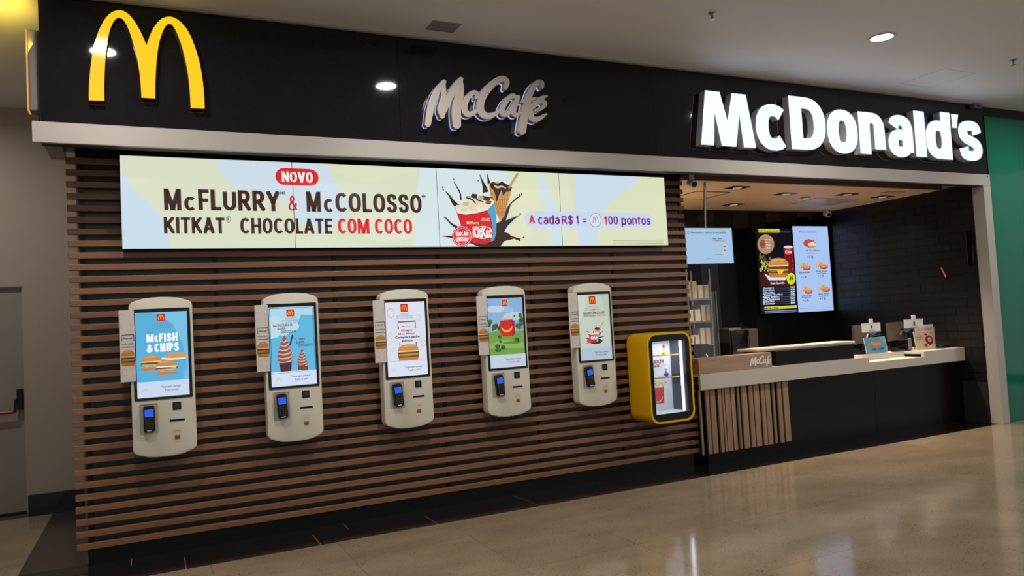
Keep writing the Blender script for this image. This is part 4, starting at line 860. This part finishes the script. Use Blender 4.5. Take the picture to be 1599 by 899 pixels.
vt=thing('ceiling_vent','slatted vent in the tan ceiling close to the right wall','vent',(8.55,.22,2.87)); build('frame',MB().box(8.40,8.70,.15,.29,2.866,2.8695),M_brown,vt)
for j in range(5): build('slat',MB().box(8.415,8.685,.163+j*.026,.175+j*.026,2.862,2.8655),M_tan,vt)
def seccam(x,y,z,label,dirx,k=1.0,top=2.87):
    t=thing('security_camera',label,'security camera',(x,y,z)); build('mount',MB().tube((x,y,top-.0005),(x,y,z+.05*k),.028*k,14),M_paper,t,True)
    d=Vector(dirx).normalized(); c=Vector((x,y,z+.02*k)); build('housing',MB().tube(c-d*.06*k,c+d*.06*k,.042*k,18),M_paper,t,True); l=build('lens',MB().tube(c+d*.061*k,c+d*.072*k,.028*k,16),M_blackg,t,True)
seccam(5.13,-.10,2.80,'white security camera at the top left corner of the opening',(-.3,-1,-.35),.9,3.0995)
seccam(8.98,1.62,2.80,'white security camera in the far corner of the tan ceiling',(-.4,-1,-.3),.9)
tl=thing('shutter_tube_lamp','slim fluorescent lamp in the slot above the opening','lamp',(6.2,-.2,2.99)); tx0=at(1168,277,1,-.2).x; tx1=at(1284,282,1,-.2).x; tz=at(1225,279.5,1,-.2).z
build('housing',MB().box(tx0-.02,tx1+.02,-.22,-.17,tz+.025,3.0995),M_steel,tl); build('tube',MB().tube((tx0,-.2,tz+.012),(tx1,-.2,tz+.012),.008,10),mat('tube_glow',(190,205,255),emit=.8),tl)
# mall ceiling fixtures
DL=['round downlight recessed in the mall ceiling beyond the left edge','round downlight in the mall ceiling above the script sign','bright round downlight in the mall ceiling above the glowing shop name','round downlight in the mall ceiling near the green wall']
for i,(x,y,pw) in enumerate(DOWN):
    t=thing('ceiling_downlight',DL[i] if i<4 else 'round downlight '+['over the walkway in line with the first kiosk','over the walkway in line with the third kiosk','over the walkway in line with the yellow cabinet','over the walkway in line with the right end of the counter','over the walkway in front of the green wall','added over the side passage to brighten the wall by the emergency door'][i-4],'ceiling light',(x,y,CEIL),'round downlights in the mall ceiling')
    rg=build('trim_ring',MB().ringprism([(x+.115*math.cos(a*.3927),y+.115*math.sin(a*.3927)) for a in range(16)],[(x+.092*math.cos(a*.3927),y+.092*math.sin(a*.3927)) for a in range(16)],0,.006),M_band,t)
    me=rg.data
    for v in me.vertices:
        a,b,c=v.co+t.location; v.co=Vector((a,c,CEIL-.0062+b))-t.location
    build('reflector',MB().tube((x,y,CEIL-.0005),(x,y,CEIL-.004),.091,20),M_bulb,t)
def sprinkler(x,y,label):
    t=thing('sprinkler_head',label,'sprinkler',(x,y,CEIL)); build('rosette',MB().lathe([(.03,-.0005),(.028,-.008),(.012,-.014)],(x,y,CEIL),14),M_steel,t,True); build('stem',MB().tube((x,y,CEIL-.0145),(x,y,CEIL-.05),.007,8).tube((x-.014,y,CEIL-.02),(x-.006,y,CEIL-.052),.003,6).tube((x+.014,y,CEIL-.02),(x+.006,y,CEIL-.052),.003,6),M_steel,t); build('deflector',MB().tube((x,y,CEIL-.052),(x,y,CEIL-.055),.022,10),M_steel,t)
sprinkler(4.134,-1.66,'small metal sprinkler in the mall ceiling left of the bright downlight'); sprinkler(7.86,-1.715,'small metal sprinkler in the mall ceiling at the right edge')
cv=thing('ceiling_speaker','small square grey grille in the mall ceiling above the middle of the fascia','vent',(2.25,-.78,CEIL)); build('grille',MB().cbox(2.14,2.37,-.87,-.69,CEIL-.006,CEIL-.0005,.002),mat('grille_grey',(150,142,136),.6),cv)
build('slot',MB().box(2.16,2.35,-.85,-.845,CEIL-.0075,CEIL-.0062).box(2.16,2.35,-.78,-.775,CEIL-.0075,CEIL-.0062).box(2.16,2.35,-.71,-.705,CEIL-.0075,CEIL-.0062),M_grey,cv)
jb=thing('junction_box','small grey box at the top right corner of the black fascia','box',(9.13,-.55,3.77)); build('housing',MB().cbox(9.04,9.20,-.57,-.5125,3.762,3.803,.004),M_grey,jb); build('lens',MB().box(9.09,9.15,-.573,-.5705,3.772,3.79),M_black,jb)
sx_=thing('bracket_screw','small round screw near the right corner of the white band','screw',(9.21,-.546,2.94)); build('screw_head',MB().tube((9.215,-.5452,2.94),(9.215,-.549,2.94),.011,12),M_chrome,sx_)
build('screw_slot',MB().box(9.207,9.223,-.5496,-.5491,2.9392,2.9408),M_black,sx_)
# ------------------------------------------------------------------ things on the counter
def P3(px,py,y): return at(px,py,1,y)
def till(x,y,label,s=1.0,face=-1):
    """point of sale terminal seen from behind: foot, arm, tilted monitor, customer display, card on a clip"""
    t=thing('till_monitor',label,'till',(x,y,CT),'tills on the counter')
    z=CT+.001
    build('foot',MB().cbox(x-.13,x+.11,y-.09,y+.13,z,z+.055,.012),M_black,t)
    build('arm',MB().rings([[(x-.05,y+.0,z+.056),(x+.05,y,z+.056),(x+.05,y+.05,z+.056),(x-.05,y+.05,z+.056)],[(x-.04,y+.03,z+.20),(x+.04,y+.03,z+.20),(x+.04,y+.07,z+.20),(x-.04,y+.07,z+.20)]]),M_black,t)
    a=MB(); a.rings([[(x-.19,y-.05,z+.13),(x+.13,y-.05,z+.13),(x+.13,y+.0,z+.12),(x-.19,y+.0,z+.12)],[(x-.11,y+.03,z+.35),(x+.17,y+.03,z+.35),(x+.17,y+.07,z+.34),(x-.11,y+.07,z+.34)]])
    mo=build('monitor',a,mat('till_plastic',(58,52,48),.35),t)
    build('cable_cover',MB().tube((x-.02,y-.06,z+.20),(x+.06,y-.02,z+.24),.012,8),M_steel,mo)
    cd=build('customer_display',MB().cbox(x+.045,x+.26,y-.035,y-.01,z+.21,z+.262,.003),M_blackg,t)
    p=Print(lambda a,b:(a,b),y-.0354); p.text('BEM-VINDO',x+.07,z+.248,x+.19,z+.236,(70,170,200),.02); p.raw([(x+.10,z+.222),(x+.15,z+.222),(x+.15,z+.228),(x+.10,z+.228)],(60,150,180)); p.make('display_text',cd,SCR)
    return t
T1=P3(1350,545,.26); T2=P3(1403,545,.26)
till(T1.x,.26,'dark till monitor beside the black ledge, left of the two'); till(T2.x,.26,'dark till monitor in the middle of the counter, right of the two')
def notice(px0,px1,py0,py1,y,tilt,label,mark):
    a=P3(px0,py1,y); b=P3(px1,py0,y); x0,x1,z0,z1=a.x,b.x,a.z,b.z
    t=thing('notice_card',label,'sign',((x0+x1)/2,y,z0),'white notice cards over the tills')
    c=build('card',MB().box(x0,x1,y-.002,y,z0,z1),M_paper,t); w=x1-x0; h=z1-z0; cx=(x0+x1)/2
    p=Print(lambda u,v:(x0+u*w,z0+v*h),y-.0022); p.line([(.1,.88),(.9,.88)],[.02,.02],(110,110,110))
    p.ell(.52,.62,.05,.13,(40,36,36),10); p.poly([(.48,.5),(.56,.5),(.58,.34),(.46,.34)],(50,46,46)); p.text(mark,.36,.28,.68,.18,(60,56,56),.02); p.text('PREFERENCIAL',.34,.13,.70,.06,(80,76,76),.01)
    p.make('card_print',c,INK)
    build('clip',MB().cbox(cx-.03,cx+.035,y-.006,y+.004,z1+.0005,z1+.05,.002),M_paper,t)
    build('stem',MB().tube((cx-.0,y+.010,z1+.03),(cx+.0,y+.010,CT+.001),.004,6).box(x0,x1,y-.004,y+.012,z0-.012,z0-.0005),M_steel,t)
notice(1346,1374,503,519,.15,0,'white notice card above the left till','CAIXA 1'); notice(1412,1441,497,513,.15,0,'white notice card above the right till','CAIXA 2')
# blue menu holder
def leaflet(px0,px1,py0,py1,y,label,kind):
    a=P3(px0,py1,y); b=P3(px1,py0,y); x0,x1=a.x,b.x; z0=CT+.001; z1=b.z; w=x1-x0; h=z1-z0
    t=thing('leaflet_holder',label,'leaflet holder',((x0+x1)/2,y,z0)); lean=.03
    q=MB(); q.rings([[(x0,y,z0+.004),(x1,y,z0+.004),(x1,y+.006,z0+.004),(x0,y+.006,z0+.004)],[(x0-.0,y+lean,z1),(x1,y+lean,z1),(x1,y+lean+.006,z1),(x0,y+lean+.006,z1)]])
    s_=build('sheet',q,M_paper,t); build('stand',MB().box(x0-.005,x1+.005,y-.01,y+.036,z0,z0+.0035),M_glass,t)
    p=Print(lambda u,v:(x0+u*w,z0+.004+v*(h-.004)),y-.0005)
    if kind=='blue':
        p.rect(.0,.0,1,1,(96,150,176)); p.poly([(.7,1),(1,1),(1,0),(.9,0),(.95,.5)],(126,172,190))
        for (u,v) in ((.42,.62),(.62,.58),(.45,.5)): burger(Print(lambda a,b:p.mp(a,b),0) if 0 else p,u,v,.3,-.22,1)
        p.text('McFISH',.25,.34,.5,.2,(30,70,120),.03); p.text('& CHIPS',.55,.34,.85,.2,(30,70,120),.03)
    else:
        p.rect(0,0,1,1,(196,178,146)); p.text('McFLURRY',.08,.72,.38,.64,(90,70,50),.03); p.text('CHOCOLATE',.08,.6,.42,.53,(110,84,60),.03)
        p.ell(.72,.5,.2,.26,(120,50,44),16); p.ell(.74,.52,.1,.14,(214,150,130),12); p.ell(.5,.22,.1,.08,(110,60,44),10); p.ell(.6,.82,.08,.06,(110,60,44),10)
        p.line([(.6,.35),(.72,.25),(.86,.3)],[.05,.08,.04],(70,40,34))
    # lean the print with the sheet
    p.mb.v=[(v[0],v[1]+lean*(v[2]-z0-.004)/(h-.004),v[2]) for v in p.mb.v]
    p.make('leaflet_print',s_,INK); return t
leaflet(1354,1385,525,556,.112,'blue leaflet with burgers in a stand on the counter beside the left till','blue')
leaflet(1432,1460,516,549,.04,'beige leaflet with a dessert picture in a stand right of the tills','beige')
# small counter things
def cardreader(px,py,y,label,a=0):
    c=P3(px,py,y); t=thing('card_reader',label,'card reader',(c.x,y,CT+.001)); z=CT+.001
    build('body',MB().cbox(c.x-.085,c.x+.085,y-.04,y+.04,z,z+.028,.008),M_blackg,t); build('screen',MB().box(c.x+.02,c.x+.065,y-.028,y+.028,z+.0283,z+.0295),M_navy,t); build('keypad',MB().box(c.x-.065,c.x+.005,y-.028,y+.028,z+.0283,z+.031),M_keys,t)
cardreader(1402,547,.145,'flat black card reader on the counter below the right till'); cardreader(1473,545,.02,'flat black card reader near the right end of the counter')
c=P3(1419,543,.10); hd=thing('handset_cradle','dark handset cradle between the right till and the beige leaflet','handset',(c.x,.1,CT+.001)); z=CT+.001
build('cradle',MB().cbox(c.x-.04,c.x+.04,.09,.16,z,z+.08,.008),M_black,hd); build('handset',MB().cbox(c.x-.025,c.x+.03,.075,.089,z+.01,z+.15,.01),M_grey,hd)
c=P3(1440,520,.30); pb=thing('pink_leaflet_stack','white and pink leaflets standing behind the beige leaflet','leaflets',(c.x,.3,CT)); z=CT+.001
q=P3(1452,513,.14); q0=P3(1430,533,.14)
build('sheet',MB().box(q0.x-.03,q.x+.05,.118,.123,z,q.z+.02),mat('pink_paper',(206,150,146),.5,c2=(230,215,210),scale=(30,30,30)),pb)
build('sheet',MB().box(q0.x+.06,q.x+.04,.126,.131,z,q.z+.055),M_paper,pb)
# ------------------------------------------------------------------ kitchen seen left of the rear wall
def E(px,py,y=1.45): return P3(px,py,y)
rk=thing('steel_shelf_rack','pale steel rack stacked with cartons at the far left inside the shop','rack',(6.35,1.5,0))
ra,rb=6.14,6.50; 
for x,y in ((ra,1.34),(rb,1.34),(ra,1.70),(rb,1.70)): build('post',MB().box(x-.012,x+.012,y-.012,y+.012,0,2.05),M_steel,rk)
for z in (.35,.75,1.09,1.38,1.66): build('shelf',MB().cbox(ra-.01,rb+.01,1.33,1.71,z,z+.02,.003),M_steel,rk)
cols=[(226,218,200),(206,196,176),(232,226,214),(190,178,160),(216,206,184)]
kk=0
for z,items in ((1.111,((0,.16,.12),(.18,.16,.20))),(1.401,((.0,.20,.15),(.22,.14,.20))),(1.681,((.0,.17,.22),(.19,.17,.17))),(.771,((.02,.15,.20),(.2,.16,.12)))):
    for a,w,hh in items:
        x0=ra+.02+a; t=solo('carton',MB().cbox(x0,x0+w,1.38,1.62,z,z+hh,.004).box(x0+w*.42,x0+w*.58,1.378,1.3795,z+.01,z+hh-.01,1),[mat('carton_%d'%(kk%5),cols[kk%5],.6),M_steel],
            ['low cream carton on the second highest rack shelf, left side','tall beige carton at the right of the middle rack shelf','white carton at the left of the upper middle rack shelf','greyish carton at the right of the upper middle rack shelf','large cream carton at the left of the top rack shelf','pale carton at the right of the top rack shelf','beige carton at the left of the lower rack shelf','low white carton at the right of the lower rack shelf'][kk].replace('low cream carton on the second highest rack shelf, left side','low cream carton at the left of the middle rack shelf'),'box',(x0+w/2,1.5,z),'cartons on the steel rack'); kk+=1
gd=thing('glass_screen','clear upright glass guard with steel edge standing on the counter at its left end','glass guard',(5.33,.02,CT)); 
g0=P3(1103,470,.03); build('pane',MB().box(5.12,g0.x+.12,.028,.034,CT+.03,1.72),M_glass,gd); build('edge_post',MB().box(g0.x+.121,g0.x+.131,.022,.040,CT+.0245,1.725),M_steel,gd); build('foot',MB().cbox(g0.x+.02,g0.x+.13,.0,.07,CT+.001,CT+.024,.003),M_chrome,gd)
cm=thing('coffee_machine','dark boxy coffee machine standing behind the wood upstand','coffee machine',(6.75,1.2,0))
mx0,mx1=6.22,6.68
bc=thing('back_counter','dark back counter along the rear wall behind the wood upstand','counter',(6.7,1.3,0))
build('carcass',MB().box(6.62,XR-.02,1.18,1.74,0,.86),M_matte,bc); build('worktop',MB().cbox(6.61,XR-.015,1.14,1.745,.861,.895,.003),M_black,bc)
for k in range(4):
    d=build('door',MB().cbox(6.64+.61*k,7.23+.61*k,1.165,1.179,.08,.84,.003),M_black,bc); build('handle',MB().tube((7.19+.61*k,1.155,.60),(7.19+.61*k,1.155,.76),.006,8),M_steel,d)
cx0,cx1=6.66,7.12
build('body',MB().cbox(cx0,cx1,1.22,1.62,.896,1.27,.01),mat('machine_black',(30,34,38),.2),cm); build('side_panel',MB().cbox(cx0+.31,cx1-.01,1.205,1.219,.91,1.26,.004),mat('brown_panel',(74,66,64),.25),cm); build('door',MB().cbox(cx0+.02,cx0+.29,1.205,1.219,.91,1.26,.006),M_blackg,cm); build('handle',MB().tube((cx0+.275,1.19,1.0),(cx0+.275,1.19,1.18),.007,8),M_steel,cm)
build('cup_tray',MB().cbox(cx0+.02,cx0+.22,1.24,1.58,1.271,1.29,.004),M_steel,cm)
g2=thing('grinder','tall dark coffee grinder on the counter beside the glass guard','grinder',(5.62,.26,CT)); z=CT+.001
c=P3(1096,535,.30); x=c.x
build('body',MB().cbox(x-.09,x+.03,.22,.38,z,z+.27,.012),M_black,g2); build('hopper',MB().lathe([(.03,z+.271),(.055,z+.36),(.052,z+.37)],(x-.03,.30,0),14),M_glass,g2,True); build('spout',MB().tube((x-.03,.215,z+.16),(x-.03,.19,z+.13),.012,8),M_steel,g2)
c=P3(1109,557,.12)
cs_=thing('napkin_holder','small steel napkin holder at the foot of the glass guard','napkin holder',(c.x,.12,CT)); build('case',MB().cbox(c.x-.045,c.x+.05,.09,.15,z,z+.075,.004),M_steel,cs_); build('napkins',MB().box(c.x-.03,c.x+.035,.10,.14,z+.0755,z+.09),M_paper,cs_)
# handle on the tiled right wall, dark glossy intercom on the same wall
c=at(1473,425,0,XR-.03); wh=thing('wall_handle','short copper coloured handle on the black tiled right wall','hook',(XR,c.y,c.z))
build('grip',MB().tube((XR-.035,c.y+.02,c.z+.06),(XR-.035,c.y-.03,c.z-.06),.012,10),mat('copper',(190,110,70),.3,metal=.8),wh); build('rosette',MB().box(XR-.034,XR-.0065,c.y+.005,c.y+.03,c.z+.03,c.z+.055),M_brown,wh)
c=at(1518,385,0,XR-.02); pn=thing('wall_panel','narrow glossy dark panel on the right wall near the white jamb','panel',(XR,-.36,c.z-.2)); build('housing',MB().cbox(XR-.03,XR-.007,-.385,-.30,c.z-.22,c.z+.2,.006),M_blackg,pn); build('trim',MB().box(XR-.0315,XR-.0305,-.38,-.372,c.z-.2,c.z),M_steel,pn)
# ================================================================== emergency door on the far left
dr=struct('door_1',MB().cbox(-1.845,-.93,2.345,2.385,.012,2.098,.003),M_door)
build('door_frame',MB().box(-1.86,-1.847,2.31,2.40,0,2.111).box(-.928,-.9155,2.31,2.40,0,2.111).box(-1.847,-.928,2.31,2.40,2.1,2.111),M_wall,dr)
build('threshold',MB().box(-1.85,-.93,2.31,2.40,.0,.010),M_black,dr)
build('bar_end_block',MB().cbox(-.985,-.94,2.285,2.344,.96,1.155,.006),M_black,dr,label='black end block of the push bar')
build('bar_arm',MB().rings([[(-1.01,2.27,.94),(-.99,2.27,.94),(-.99,2.30,.94),(-1.01,2.30,.94)],[(-1.0,2.27,1.06),(-.986,2.27,1.06),(-.986,2.30,1.06),(-1.0,2.30,1.06)]]),M_black,dr)
build('push_bar',MB().tube((-1.80,2.28,.945),(-1.012,2.28,.945),.016,12),M_red,dr,label='red push bar')
